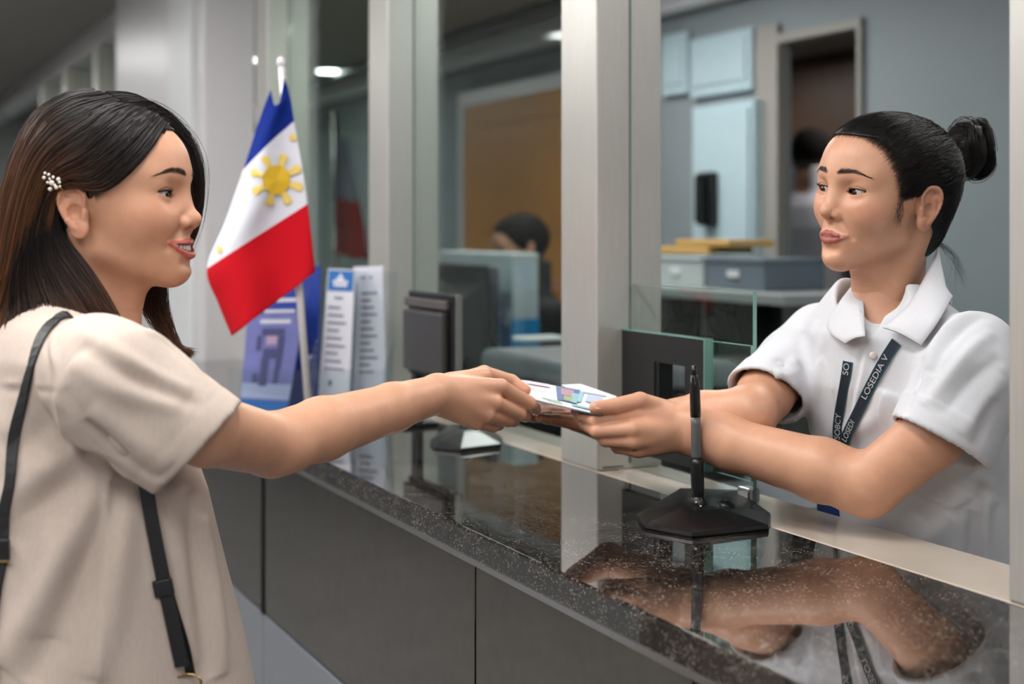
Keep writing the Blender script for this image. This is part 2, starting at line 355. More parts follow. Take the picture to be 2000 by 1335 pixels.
# amber wood door in the office wall
a0, a1 = u_of(1268, NB), u_of(919, NB)
dr = MB().slab(NB-.035, NB-.002, a0, a1, 0, 2.10).build('door_1', M_WOOD); struct(dr)
for k in range(3):
    z0 = .16+k*.64; MB().slab(NB-.045, NB-.034, a0+.16, a1-.16, z0, z0+.54, .008).build('door_panel', M_WOOD, dr)
MB().slab(NB-.04, NB-.0, a1, a1+.07, 0, 2.17).build('door_frame', M_PIER, dr); MB().slab(NB-.04, NB, a0-.07, a1, 2.10, 2.17).build('door_frame', M_PIER, dr)
# white pier in the counter line, far left
px0, px1 = u_of(396, 1.0), u_of(226, 1.0)
struct(MB().slab(1.0, 1.16, px0, px1, 0, ZCEIL, .01).build('wall_pier', M_PIER))
struct(MB().slab(.985, 1.0, px0+.10, px0+.42, 0, ZCEIL, .004).build('trim_5', M_WHITE))
# pillars of the partition
def pillar(xc, label, n0=1.116, d=.125):
    u = u_of(xc, n0) if xc else u_of(1969, n0)-d; b = MB(); b.slab(n0, n0+d-.002, u, u+d, ZC, ZCEIL-.1, .003)
    o = thing('metal_pillar', label, 'pillar', W(n0+d/2, u+d/2, ZC), 'metal pillars of the counter partition')
    b.build('post', M_PILLAR, o, smooth=False); MB().slab(n0+.0605, n0+.0645, u-.0012, u+.001, ZC+.01, ZCEIL-.1).build('glazing_channel', mat('glazing_seal', lin(110, 122, 116), .4), o)
    MB().slab(n0+.012, n0+.05, u-.0008, u+.001, ZC+.004, ZC+.006).build('base_joint', M_BLACKM, o); return u
up1 = pillar(1165, 'broad brushed metal pillar behind the passport, between the two women')
up2 = pillar(757, 'grey metal pillar behind the brochure holders')
up3 = pillar(522, 'pale metal pillar behind the flag')
up0 = pillar(None, 'metal pillar cut off by the right edge of the picture')
for k, x in enumerate((190, 129, 84)): pillar(x, ['darker metal pillar just left of the white pier', 'second metal pillar left of the white pier, far away', 'third metal pillar left of the white pier, farthest away'][k])
def pane(name, label, n, u0, u1, z0, z1, m=None, t=.006, edge=True):
    o = thing(name, label, 'glass pane', W(n, (u0+u1)/2, z0)); MB().slab(n-t/2, n+t/2, u0, u1, z0, z1).build('glass', m or M_GLASS, o)
    if edge:
        MB().slab(n-t/2, n+t/2, u0-.0007, u0, z0, z1).build('polished_edge', M_EDGE, o); MB().slab(n-t/2, n+t/2, u0, u1, z1, z1+.0006).build('polished_edge', M_EDGE, o)
    return o
pane('partition_glass', 'tall clear glass between the passport pillar and the brochure pillar', 1.180, up2-.001+.0, up1+.127, ZC+.012, ZCEIL-.11, M_GLASSB, edge=False) if False else None
pane('partition_glass', 'tall clear glass pane right of the flag, in front of the monitors', 1.181, up1+.127, up2-.004, ZC+.002, ZCEIL-.10, M_GLASSB, edge=False)
pane('partition_glass', 'tall green tinted glass pane directly behind the flag', 1.181, up2+.127, up3-.004, ZC+.002, ZCEIL-.10, mat_glass('green_glass', (.80, .88, .84), 1.), edge=False)
pane('partition_glass', 'tall glass pane far left, beyond the white pier', 1.181, px1+.02, px1+6.5, ZC+.002, ZCEIL-.10, M_GLASSB, edge=False)
# ------------------------------------------------------------------ the counter
NF, NG, NS = .748, 1.116, 1.242
top = MB().slab(NF, NG, -.6, px0, ZC-.038, ZC, .004).build('granite_countertop', M_GRANITE); tag(top, 'polished black speckled granite countertop between the two women', 'countertop')
led = MB().slab(NG+.0005, NS, -.6, px0, ZC-.038, ZC-.0005, .002).build('marble_ledge', M_MARBLE); tag(led, 'beige polished stone ledge along the clerk side of the granite', 'ledge')
base = thing('service_counter', 'tall service counter front of dark mirror panels and grey base', 'counter', W(NF+.03, 1.7, 0))
us = [-.6, .69, 1.728, 2.763, 3.80, px0-.01]
for k in range(5): MB().slab(NF+.022, NF+.034, us[k]+.002, us[k+1]-.002, .695, ZC-.046, .0015).build('mirror_panel', M_PANEL, base)
for k in range(5): MB().slab(NF+.022, NF+.040, us[k]+.0015, us[k+1]-.0015, .06, .688, .0015).build('lower_panel', M_BASE, base)
MB().slab(NF+.06, NF+.08, -.6, px0, 0, .06).build('plinth', M_BLACKM, base); MB().slab(NF+.004, NF+.016, -.6, px0, ZC-.046, ZC-.038).build('metal_trim', M_STEEL, base)
MB().slab(NF+.040, NS-.02, -.6, px0, .06, ZC-.046).build('carcass', M_BLACKM, base)
MB().slab(NF+.018, NF+.030, us[3]-.004, us[3]+.004, .69, ZC-.046).build('corner_post', M_BLACKM, base)
desk = thing('inner_desk', 'low work desk behind the counter glass', 'desk', W(1.6, 3.3, 0)); ZD = .90
MB().slab(NS+.05, 1.98, 2.30, 5.2, ZD-.035, ZD, .004).build('desk_top', M_BASE, desk); MB().slab(NS+.06, NS+.08, 2.32, 5.18, 0, ZD-.035).build('modesty_panel', M_BASE, desk)
for u in (2.34, 5.1): MB().slab(NS+.06, 1.94, u, u+.04, 0, ZD-.035).build('side_panel', M_BASE, desk)
# ------------------------------------------------------------------ ceiling lights (they light the place)
def lightpanel(n, u, label, dn=.3, du=1.2, k=1.):
    o = thing('ceiling_light', label, 'ceiling light', W(n, u, ZCEIL), 'ceiling light panels')
    f = MB(); [f.slab(n-dn/2-.02, n+dn/2+.02, u+s*du/2-.01+(0 if s < 0 else 0), u+s*du/2+.01, ZCEIL-.03, ZCEIL) for s in (-1, 1)]; [f.slab(n+s*dn/2-.01, n+s*dn/2+.01, u-du/2, u+du/2, ZCEIL-.03, ZCEIL) for s in (-1, 1)]
    f.build('frame', M_WHITE, o); MB().slab(n-dn/2, n+dn/2, u-du/2, u+du/2, ZCEIL-.02, ZCEIL-.012).build('diffuser', M_LAMP, o); return o
for i, (n, u) in enumerate(((-.55, .2), (-.55, 2.3), (-.55, 4.6), (.35, -.6), (.35, 1.5), (-1.6, 1.2), (-1.6, 3.6), (.3, 7.7), (.3, 10.6), (.30, 3.2), (-.9, 5.6))):  # far end, flag and pier panels are extra, added to brighten that side
    lightpanel(n, u, ['ceiling light panel over the lobby, %s' % w for w in ('nearest the camera', 'over the customer', 'beyond the customer', 'beside the camera', 'above the counter front', 'near the lobby wall', 'far along the lobby wall', 'past the white pier', 'at the far end of the lobby', 'in front of the flag', 'left of the white pier')][i])
for i, (n, u) in enumerate(((2.0, -.4), (2.0, 1.7), (2.1, 3.9), (2.3, 4.5), (2.0, 8.2), (1.75, 10.9), (4.2, 6.6), (4.1, 4.4))):  # far office panels added for glow, corridor panels added to light the doorway
    lightpanel(n, u, ['office ceiling light panel %s' % w for w in ('behind the right hand pillar', 'over the clerk', 'over the monitors', 'before the amber door', 'halfway down the office', 'at the far office end', 'far down the corridor behind the doorway', 'in the corridor just behind the doorway')][i], .25, 1.1)
# ------------------------------------------------------------------ things on the counter
def quad(c):
    """corners TL, TR, BR, BL in the room -> point at (s right, t down)"""
    c = [np.array(q, float) for q in c]
    return lambda s, t: (c[0]*(1-s)+c[1]*s)*(1-t)+(c[3]*(1-s)+c[2]*s)*t
def sheet_of(name, c, t, m, parent=None):
    f = quad(c); n = np.cross(c[1]-c[0], c[3]-c[0]); n /= np.linalg.norm(n); n = n*(1 if n[1] > 0 else -1)
    pts = [tuple(q) for q in c]; b = MB(); fr = [b.bm.verts.new(p) for p in pts]; bk = [b.bm.verts.new(tuple(np.array(p)+n*t)) for p in pts]
    b.bm.faces.new(fr); b.bm.faces.new(bk[::-1]); [b.bm.faces.new((fr[i], bk[i], bk[(i+1) % 4], fr[(i+1) % 4])) for i in range(4)]
    return b.build(name, m, parent), f, -n
def prints(name, f, n, rects, m, parent, off=.0006):
    """flat print on a sheet: rects (s0, t0, s1, t1)"""
    b = MB()
    for r in rects:
        q = [f(r[0], r[1]), f(r[2], r[1]), f(r[2], r[3]), f(r[0], r[3])]; vs = [b.bm.verts.new(tuple(p+n*off)) for p in q]; b.bm.faces.new(vs)
    o = b.build(name, m, parent)
    if len(rects) > 1: o['kind'] = 'stuff'
    return o
# ---- black framed hatch and low glass panes beside the pillar
nA = 1.170; fu0, fu1 = u_of(1383, nA), u_of(1222, nA); hu0, hu1 = u_of(1347, nA), u_of(1285, nA)
hat = thing('hatch_frame', 'black square framed hatch standing in the low glass beside the pillar', 'hatch', W(nA, (fu0+fu1)/2, 1.093))
b = MB(); b.slab(nA-.007, nA+.007, fu0, hu0, 1.093, 1.288); b.slab(nA-.007, nA+.007, hu1, fu1, 1.093, 1.288); b.slab(nA-.007, nA+.007, hu0, hu1, 1.2445, 1.288); b.slab(nA-.007, nA+.007, hu0, hu1, 1.093, 1.132); b.build('frame', M_BLACKM, hat)
MB().slab(nA-.005, nA+.020, hu1-.012, hu1, 1.132, 1.2445).build('inner_lining', M_BLACK, hat); MB().slab(nA-.005, nA+.020, hu0, hu0+.006, 1.132, 1.2445).build('inner_lining', M_BLACK, hat)
MB().slab(nA-.008, nA+.008, fu0-.0018, fu0, 1.093, 1.289).build('polished_edge', M_EDGE, hat); MB().slab(nA-.008, nA+.008, fu0, fu1, 1.288, 1.2895).build('polished_edge', M_EDGE, hat)
pane('low_glass_pane', 'short low glass pane right of the black hatch frame', nA+.006, u_of(1470, nA+.006), fu0-.005, 1.094, 1.286)
pane('low_glass_pane', 'taller low glass pane behind the black hatch, fixed to the pillar', 1.186, u_of(1474, 1.186), up1-.002, ZC+.001, 1.362)
b = MB(); b.slab(1.176, 1.196, u_of(1474, 1.186), u_of(1474, 1.186)+.03, ZC, ZC+.022, .003); tag(b.build('glass_clamp', M_STEEL), 'small steel clamp at the foot of the low glass pane', 'clamp')
# ---- pen stand
def pen_stand(px, label, pen):
    """px: outline of the foot on the granite"""
    foot = [n_of(x, y) for x, y in px]; cn = sum(p[0] for p in foot)/len(foot); cu_ = sum(p[1] for p in foot)/len(foot)
    o = thing('pen_stand', label, 'pen stand', W(cn, cu_, ZC), None); b = MB(); bm = b.bm; rings = []; an, au = (cn-.030, cu_-.030) if pen else (cn, cu_)
    for sc_, z in ((1., .0005), (1.012, .003), (1.0, .0075), (.93, .0095), (.66, .016), (.36, .023), (.20, .025)):
        rings.append([bm.verts.new(W(cn+(p[0]-cn)*sc_+(an-cn)*(1-min(sc_, 1)), cu_+(p[1]-cu_)*sc_+(au-cu_)*(1-min(sc_, 1)), ZC+z)) for p in foot])
    for a_, c_ in zip(rings, rings[1:]):
        for i in range(len(foot)): bm.faces.new((a_[i], a_[(i+1) % len(foot)], c_[(i+1) % len(foot)], c_[i]))
    bm.faces.new(rings[0][::-1]); bm.faces.new(rings[-1]); b.build('foot', M_BLACK, o)
    c0 = np.array(W(an, au, ZC+.024)); MB().lathe(tuple(c0), [(.012, -.006), (.012, .004), (.009, .010), (.0075, .012)], 18).build('socket', M_BLACK, o, smooth=True)
    if pen:
        p = thing('pen', 'black chained pen standing upright in the near pen stand', 'pen', tuple(c0)); tilt = np.array((-.005, 0, .172))
        prof = [(0, .0045), (.02, .0070), (.10, .0088), (.30, .0092), (.335, .0088)]
        q = lambda t: tuple(c0+np.array((0, 0, .004))+tilt*t)
        MB().tube([q(t) for t, r in prof], [r for t, r in prof], 16).build('grip', M_BLACK, p, smooth=True)
        MB().tube([q(.335), q(.36), q(.60), q(.66)], [.0062, .0072, .0068, .0066], 16).build('barrel', mat('smoke_plastic', lin(92, 92, 96), .2), p, smooth=True)
        MB().tube([q(.66), q(.70), q(.90), q(.985)], [.0068, .0072, .0070, .0052], 16).build('cap', M_BLACK, p, smooth=True)
        MB().tube([q(.97), q(1.06)], [.0036, .0034], 12).build('push_button', M_BLACK, p, smooth=True); c1 = np.array(q(.82)); MB().box(tuple(c1+np.array((-.004, -.0085, 0))), (.003, .003, .055), bev=.001).build('clip', M_BLACK, p)
        rng = np.random.default_rng(3)
        for k in range(16):
            t = k/15; pos = c0+np.array((-.004+.010*math.sin(t*9), -.014-.070*t+.01*math.sin(t*7), .006-.034*t**.7)); sp = MB(); r = .0021
            pos[2] = max(pos[2], ZC+.0023)
            sp.lathe(tuple(pos), [(r*math.sin(a), -r*math.cos(a)) for a in np.linspace(.1, PI-.1, 6)], 8).build('chain_bead', M_STEEL, p, smooth=True)
        kn = c0+np.array((.038, .012, -.010)); MB().lathe(tuple(kn), [(.001, -.012), (.013, -.010), (.017, 0), (.013, .010), (.006, .014), (.001, .015)], 18).build('holder_knob', M_BLACK, o, smooth=True)
    return o
pen_stand([(1243, 1016), (1262, 1034), (1352, 1051), (1500, 1036), (1504, 1012), (1440, 966), (1330, 962)], 'large black wedge shaped pen stand in the foreground on the granite', True)
pen_stand([(840, 866), (850, 878), (900, 883), (978, 874), (980, 862), (945, 834), (880, 836)], 'smaller black pen stand farther along the granite, below the joined hands', False)
# ---- passport
pp = thing('passport', 'open passport booklet with a photo page, held by both women', 'passport', tuple(ah(1100, 775, 1.75)))
FL, FR, BR, BL = ah(1028, 774, 1.712), ah(1174, 808, 1.692), ah(1204, 772, 1.790), ah(1000, 737, 1.812)
cov = mat('passport_cover', lin(96, 134, 176), .5); pag = mat('passport_page', lin(236, 236, 238), .6, noise=.02, nscale=300)
sheet_of('cover', [BL-np.array((0, 0, .0028)), BR-np.array((0, 0, .0028)), FR-np.array((0, 0, .0028)), FL-np.array((0, 0, .0028))], .0006, cov, pp)
for k in range(3): sheet_of('page', [BL-np.array((0, 0, .0022-.0006*k)), BR-np.array((0, 0, .0022-.0006*k)), FR-np.array((.0005*k, 0, .0022-.0006*k)), FL-np.array((0, 0, .0022-.0006*k))], .0003, mat('page_edge', lin(206, 216, 226), .6) if k < 2 else pag, pp)
f = quad([BL, BR, FR, FL]); upn = np.cross(FR-FL, BL-FL); upn /= np.linalg.norm(upn); upn = upn*(1 if upn[2] > 0 else -1)
pr = lambda nm, r, c, off=.0008: prints(nm, f, upn, r, mat('print_'+nm, lin(*c), .5), pp, off)
pr('photo_panel', [(.42, .06, .66, .80)], (96, 112, 158)); pr('photo_face', [(.47, .16, .60, .50)], (176, 140, 148), .0011); pr('photo_strip', [(.585, .30, .66, .80)], (150, 184, 196), .0012); pr('photo_hem', [(.50, .52, .60, .76)], (150, 170, 120), .0012)
pr('pink_tint', [(.12, .05, .36, .22)], (226, 190, 206)); pr('text', [(.10, .30+.06*k, .34-.03*(k % 2), .325+.06*k) for k in range(4)], (188, 190, 200)); pr('number', [(.70, .10, .92, .16), (.74, .24, .90, .60)], (186, 198, 222))
pr('teal_line', [(.60, .86, .86, .93), (.66, .12, .70, .70)], (150, 200, 212), .0010); pr('green_mark', [(.22, .86, .46, .90), (.30, .93, .50, .96)], (110, 160, 130))
sheet_of('raised_page', [ah(1096, 751, 1.812), ah(1134, 749, 1.835), ah(1206, 774, 1.815), ah(1150, 776, 1.795)], .0004, pag, pp)
# ---- desk flag
fl = thing('desk_flag', 'tricolour desk flag with a yellow sun hanging from a white pole', 'flag', tuple(at(600, 838, 2.62)))
pw = mat('white_pole', lin(226, 222, 222), .3); pb = at(606, 830, 2.66); pt = at(550, 122, 2.695); pb[2] = ZC+.02
MB().tube([tuple(pb), tuple(pt)], .0072, 14).build('pole', pw, fl, smooth=True); MB().lathe(tuple(pt), [(.004, -.012), (.009, -.006), (.0095, .002), (.006, .009), (.001, .011)], 16).build('finial', pw, fl, smooth=True)
MB().lathe((pb[0], pb[1], ZC), [(.045, .0005), (.047, .006), (.040, .012), (.013, .018), (.011, .032)], 28).build('foot', pw, fl, smooth=True)
rows = [((528, 176), (541, 212), (556, 152)), ((506, 235), (545, 205), (566, 190)), ((475, 331), (527, 278), (574, 237)), ((440, 432), (525, 366), (589, 320)), ((404, 524), (500, 462), (601, 398)), ((426, 592), (520, 530), (609, 466)), ((452, 656), (536, 592), (616, 530))]
rr = np.array([[[x, y] for x, y in r] for r in rows], float); m_, k_ = 49, 33
G = np.stack([crom(rr[:, j], m_) for j in range(3)], 1); G = np.stack([crom(G[i], k_) for i in range(m_)], 0)     # (rows, cols, 2)
ss, tt = np.meshgrid(np.linspace(0, 1, k_), np.linspace(0, 1, m_)); ZZ = 2.64-.030*np.sin(ss*PI*1.25+.5)*(.25+.75*tt)+.016*np.sin(ss*9+tt*3)*tt+.012*(1-ss)
FV = np.array([[at(G[i, j, 0], G[i, j, 1], ZZ[i, j]) for j in range(k_)] for i in range(m_)])
idx = np.arange(m_*k_).reshape(m_, k_); FF = np.stack([idx[:-1, :-1], idx[1:, :-1], idx[1:, 1:], idx[:-1, 1:]], -1).reshape(-1, 4)
fab = [mat('flag_'+n, lin(*c), .85, spec=.2, bump=.1, bscale=900) for n, c in (('blue', (14, 42, 132)), ('white', (226, 226, 236)), ('red', (206, 16, 32)))]
fo = mesh_np('flag_cloth', FV.reshape(-1, 3), FF, fab[0], fl); fo.data.materials.append(fab[1]); fo.data.materials.append(fab[2])
fo.data.polygons.foreach_set('material_index', [0 if i < 16 else 1 if i < 32 else 2 for i in range(m_-1) for j in range(k_-1)])
sd = fo.modifiers.new('thickness', 'SOLIDIFY'); sd.thickness = .0012
GP = G.reshape(-1, 2); GW = FV.reshape(-1, 3)
def on_flag(x, y):
    d = np.hypot(GP[:, 0]-x, GP[:, 1]-y); i = np.argsort(d)[:4]; w = 1/(d[i]+.5); Z = (GW[i, 1]*w).sum()/w.sum(); return tuple(at(x, y, Z-.0040))
yl = mat('sun_yellow', lin(236, 190, 44), .7); pa_ = mat('star_yellow', lin(240, 208, 110), .7)
def fan(name, c, pts, m): b = MB(); o = b.bm.verts.new(on_flag(*c)); vs = [b.bm.verts.new(on_flag(*p)) for p in pts]; [b.bm.faces.new((o, vs[i], vs[(i+1) % len(vs)])) for i in range(len(vs))]; b.build(name, m, fo)
sx, sy = 540, 351; sk = np.array(((1., -.10), (-.12, 1.)))
fan('sun_disc', (sx, sy), [(sx+27*math.cos(a), sy+29*math.sin(a)) for a in np.linspace(0, 2*PI, 28, endpoint=False)], yl)
for k in range(8):
    a = k*PI/4+.30; d = np.array((math.cos(a), math.sin(a))); p = np.array((-d[1], d[0]))
    q = [np.array((sx, sy))+d*28+p*5, np.array((sx, sy))+d*50+p*8.5, np.array((sx, sy))+d*53+p*0, np.array((sx, sy))+d*50-p*8.5, np.array((sx, sy))+d*28-p*5]
    fan('sun_ray', tuple(np.array((sx, sy))+d*38), [tuple(v) for v in q], pa_)
for c, r in (((572, 268), 10), ((428, 486), 9)):
    fan('star', c, [(c[0]+(r if i % 2 == 0 else r*.55)*math.cos(i*PI/5-.4), c[1]+(r if i % 2 == 0 else r*.55)*math.sin(i*PI/5-.4)) for i in range(10)], pa_)
# ---- brochures in clear holders
acr = mat_glass('acrylic', (.93, .95, .96), .8); ink = mat('ink', lin(120, 122, 140), .6); wp = mat('brochure_paper', lin(222, 222, 232), .5); bp_ = mat('brochure_blue', lin(40, 110, 186), .5)
vio = mat('brochure_violet', lin(118, 122, 186), .5, noise=.12, nscale=30); navy = mat('brochure_navy', lin(30, 62, 160), .5); dk = mat('brochure_dark', lin(72, 76, 124), .5)
def holder(name, label, x0, x1, ytop, Z):
    a, b_ = at(x0, 700, Z), at(x1, 700, Z-.06); o = thing(name, label, 'brochure holder', (float((a[0]+b_[0])/2), float((a[1]+b_[1])/2), ZC)); z1 = CAMZ-(ytop-HY)*Z/FPX
    A, B = np.array((a[0], a[1], ZC)), np.array((b_[0], b_[1], ZC)); d = (B-A)/np.linalg.norm(B-A); nn = np.array((d[1], -d[0], 0)); nn = nn*(1 if nn[1] < 0 else -1)
    sheet_of('back_plate', [np.array((*A[:2], z1))-nn*.03, np.array((*B[:2], z1))-nn*.03, B, A], .003, acr, o); sheet_of('front_lip', [np.array((*A[:2], ZC+.10))+nn*.035, np.array((*B[:2], ZC+.10))+nn*.035, B+nn*.03, A+nn*.03], .003, acr, o)
    sheet_of('floor_plate', [A+np.array((0, 0, .003))-nn*.04, B+np.array((0, 0, .003))-nn*.04, B+np.array((0, 0, .003))+nn*.05, A+np.array((0, 0, .003))+nn*.05], .003, acr, o); sheet_of('side_plate', [np.array((*B[:2], ZC+.16))-nn*.02, np.array((*B[:2], ZC+.10))+nn*.035, B+nn*.03, B], .003, acr, o); return o
holder('brochure_holder', 'clear holder with the violet brochure beside the flag pole', 462, 612, 600, 3.04); holder('brochure_holder', 'clear holder with the white brochures, right of the flag pole', 616, 764, 530, 3.04)
def brochure(label, c, m, cat='brochure'):
    o = thing('brochure', label, cat, tuple((c[2]+c[3])/2)); s_, f_, n_ = sheet_of('leaflet', c, .004, m, o); return o, f_, n_
o, f, n = brochure('white brochure with a blue header, left one in its clear holder', [at(641, 524, 3.03), at(693, 527, 3.0), at(680, 800, 2.985), at(620, 795, 3.01)], wp)
prints('header', f, n, [(.04, .01, .97, .155)], bp_, o); prints('emblem', f, n, [(.22, .08, .78, .10), (.36, .055, .62, .08), (.46, .03, .54, .055), (.25, .105, .75, .125)], wp, o, .001)
prints('text', f, n, [(.30, .20, .62, .215)]+[(.12, .27+.055*k, .55+.12*((k*7) % 3), .283+.055*k) for k in range(9)], ink, o); prints('stamp', f, n, [(.30, .80, .42, .84)], mat('stamp_green', lin(60, 130, 130), .6), o)
o, f, n = brochure('plain white printed brochure, right one in the same clear holder', [at(690, 521, 3.05), at(748, 519, 3.02), at(754, 800, 3.0), at(676, 800, 3.03)], wp)
prints('text', f, n, [(.25, .07, .45, .085), (.55, .07, .66, .085)]+[(.30, .18+.05*k, .80-.1*((k*5) % 3), .195+.05*k) for k in range(12)], ink, o)
o, f, n = brochure('violet brochure with a dark picture, lower left of the flag pole', [at(488, 560, 3.02), at(602, 556, 2.98), at(560, 806, 2.965), at(468, 800, 3.0)], vio)
prints('title_band', f, n, [(0, 0, 1, .22)], navy, o); prints('title', f, n, [(.5, .10, .9, .13), (.3, .19, .85, .215), (.25, .27, .8, .30)], wp, o, .001)
prints('picture', f, n, [(.30, .34, .72, .40), (.22, .40, .32, .52), (.62, .40, .74, .66), (.36, .50, .62, .58), (.34, .58, .50, .80), (.20, .70, .32, .78), (.62, .64, .72, .78)], dk, o, .001); prints('picture_detail', f, n, [(.40, .40, .60, .47)], mat('brochure_pink', lin(190, 160, 190), .5), o, .0012); prints('pale_band', f, n, [(0, .78, 1, .90)], mat('brochure_pale', lin(176, 186, 222), .5), o); prints('footer', f, n, [(0, .91, 1, .99)], bp_, o)
brochure('dark blue brochure partly hidden behind the red of the flag', [at(560, 519, 3.08), at(626, 519, 3.06), at(620, 800, 3.04), at(560, 800, 3.06)], navy)
# ------------------------------------------------------------------ heads (x forward, y to the person's left, z up; origin between the ears)
SKIN = np.array(lin(214, 160, 130))
def ear(v, s, R=None):
    """s=+1 left ear; a plate with rim, inner fold, bowl, tragus and lobe"""
    def e(a, b, o): return (.002-a*.93, s*(.0700+o+a*.30), .002+b)         # a backwards, b up, o outwards
    rim = [(.002, .006), (.000, .018), (.007, .0285), (.018, .0305), (.0265, .024), (.0275, .010), (.022, -.006), (.014, -.018)]
    def plate(X, Y, Z):
        x = -(X-.002)/.93; y = (Y*s-.0700)-x*.30; z = Z-.002
        d1 = np.sqrt(((x-.0145)/.0145)**2+((z-.010)/.0215)**2)-1; d2 = np.sqrt(((x-.009)/.0095)**2+((z+.017)/.0125)**2)-1
        d = smin(d1*.014, d2*.0095, .012)
        return np.maximum(d, np.abs(y-.003)-.0028).astype(np.float32)
    v.apply(plate, (-.045, .055 if s > 0 else -.1, -.045), (.015, .1 if s > 0 else -.055, .045), .003)
    v.ell(e(.011, .002, -.003), (.011, .0085, .016), .004)
    rim = crom(rim, 18); v.chain([e(a, b, .0060) for a, b in rim], list(np.interp(np.linspace(0, 1, 18), np.linspace(0, 1, 8), [.0018, .0026, .0030, .0033, .0032, .0030, .0028, .0028])), .002, .002)
    v.ell(e(.009, -.019, .004), (.009, .0036, .009), .004)
    v.chain([e(.020, .017, .004), e(.0205, .006, .0045), e(.0165, -.006, .005), e(.010, -.011, .005)], [.002, .0026, .0026, .002], .003, .002)
    v.chain([e(.020, .012, .0045), e(.013, .016, .003), e(.006, .018, .002)], [.0022, .002, .0012], .002, .002)
    v.ell(e(.0110, .000, .0085), (.0082, .0082, .0100), .0015, True)
    v.ell(e(.0165, .0215, .0085), (.0060, .0045, .0045), .002, True)
    v.chain([e(.0215, .022, .0085), e(.0245, .010, .009), e(.0195, -.006, .009)], [.0018, .0024, .0018], .0015, .002, True)
    v.cone(e(.0015, -.001, .005), e(.003, -.007, .005), .0034, .0030, .003)
def build_head(P, h=.0012):
    """returns mesh in head space + colours. P: dict of personal traits"""
    sm = P['smile']; v = Vol((-.125, -.098, -.215), (.125, .098, .14), h)
    v.kpad = .034
    v.ell((-.008, 0, .043), (.092, .074, .082))
    v.ell((.030, 0, .052), (.0635, .062, .052), .03)
    v.ell((.034, 0, -.008), (.0545, .0560, .066), .03)
    for s in (-1, 1):
        v.cone((.004, s*.0450, -.042), (.063, s*.0110, -.0785+P.get('cz', 0)), .0120, .0098, .03)
        v.ell((.050, s*.035, -.010), (.030, .025, .024), .025)
        v.cone((.078, s*.010, .037), (.066, s*.042, .037), .0095, .008, .02)
    v.ell((.062, 0, -.047+P.get('mz', 0)*.8), (.0275, .028 if sm else .026, .024), .022)
    cz = P.get('cz', 0); v.ell((.0715, 0, -.0785+cz), (.0145, .0145, .0115), .018)
    v.cone((-.032, 0, -.03), (-.050, 0, -.21), .044, .044, .034)            # neck
    v.cone((.008, 0, -.068), (-.018, 0, -.22), .022, .028, .034)
    for s in (-1, 1): v.cone((-.03, s*.052, -.03), (.0, s*.012, -.22), .011, .011, .025)
    v.kpad = .015
    if sm:
        for s in (-1, 1): v.ell((.066, s*.030, -.016), (.017, .0155, .0135), .015)
    ec = [np.array((.0705, s*.0312, .0150)) for s in (-1, 1)]
    for c in ec: v.ell((c[0]+.0245, c[1]*1.0, c[2]-.0005), (.0150, .0185, .0115), .014, True)
    v.kpad = .006
    for c in ec:                                                            # lids
        v.ell(c+np.array((-.0002, 0, .0003)), (.0142, .0150, .0132), .005)
        v.ell(c+np.array((-.002, np.sign(c[1])*.003, .0105)), (.0130, .0160, .0060), .006)
    # nose
    v.cone((.0815, 0, .026), (.0955, 0, -.010), .0060, .0076, .014)
    v.ell((.0985, 0, -.0152), (.0098, .0096, .0086), .007)
    for s in (-1, 1):
        v.ell((.0885, s*.0114, -.0188), (.0090, .0060, .0064), .005)
    v.cone((.0970, 0, -.0215), (.0880, 0, -.0275), .0042, .0040, .004)
    for s in (-1, 1): v.ell((.0945, s*.0058, -.0248), (.0050, .0028, .0026), .002, True)
    # lips, laid on the face
    mz = P.get('mz', 0)
    def on(y, z, o): return (v.surf_x(y, z+mz)+o, y, z+mz)
    wy = .0300 if sm else .0250
    def sym(q): return [(-y, z, o) for y, z, o in q[::-1]]+list(q)[1:] if q[0][0] == 0 else None
    def symr(r): return r[::-1]+r[1:]
    if sm:
        upz = sym([(0, -.0378, .0004), (.0055, -.0370, .0006), (.016, -.0388, .0000), (.0245, -.0386, -.0002), (wy, -.0368, -.0006)])
        lwz = sym([(0, -.0530, .0002), (.006, -.0525, .0001), (.0165, -.0478, -.0002), (.0245, -.0418, -.0004), (wy, -.0374, -.0008)])
        opz = sym([(0, -.0452, .0020), (.006, -.0449, .0017), (.0160, -.0430, .0010), (.0235, -.0400, .0004), (.0280, -.0376, .0)])
        ur = symr([.0032, .0032, .0028, .0022, .0012]); lr = symr([.0040, .0039, .0032, .0022, .0012]); orr = symr([.0042, .0041, .0031, .0018, .0007])
    else:
        upz = sym([(0, -.0394, -.0004), (.0050, -.0386, -.0002), (.014, -.0408, -.0004), (.020, -.0414, -.0004), (wy, -.0406, -.0006)])
        lwz = sym([(0, -.0492, -.0002), (.005, -.0490, -.0002), (.0135, -.0472, -.0004), (.020, -.0438, -.0004), (wy, -.0410, -.0008)])
        opz = sym([(0, -.0442, .0028), (.005, -.0436, .0028), (.012, -.0438, .0020), (.019, -.0426, .0010), (.0242, -.0408, .0002)])
        ur = symr([.0029, .0029, .0024, .0018, .0011]); lr = symr([.0037, .0036, .0030, .0020, .0011]); orr = symr([.0004, .0004, .0005, .0006, .0008])
    up = [on(*q) for q in upz]; lw = [on(*q) for q in lwz]; op = [on(*q) for q in opz]
    fold = [[on(s*y, z, .0006) for y, z in ((.0185, -.022), (.0270, -.032), (.0315, -.042))] for s in (-1, 1)]
    groove = [on(y, z, .0022) for y, z in ((-.014, -.0625-mz*.3), (0, -.0640-mz*.3), (.014, -.0625-mz*.3))]
    v.chain(groove, [.003, .004, .003], .009, .004, True)
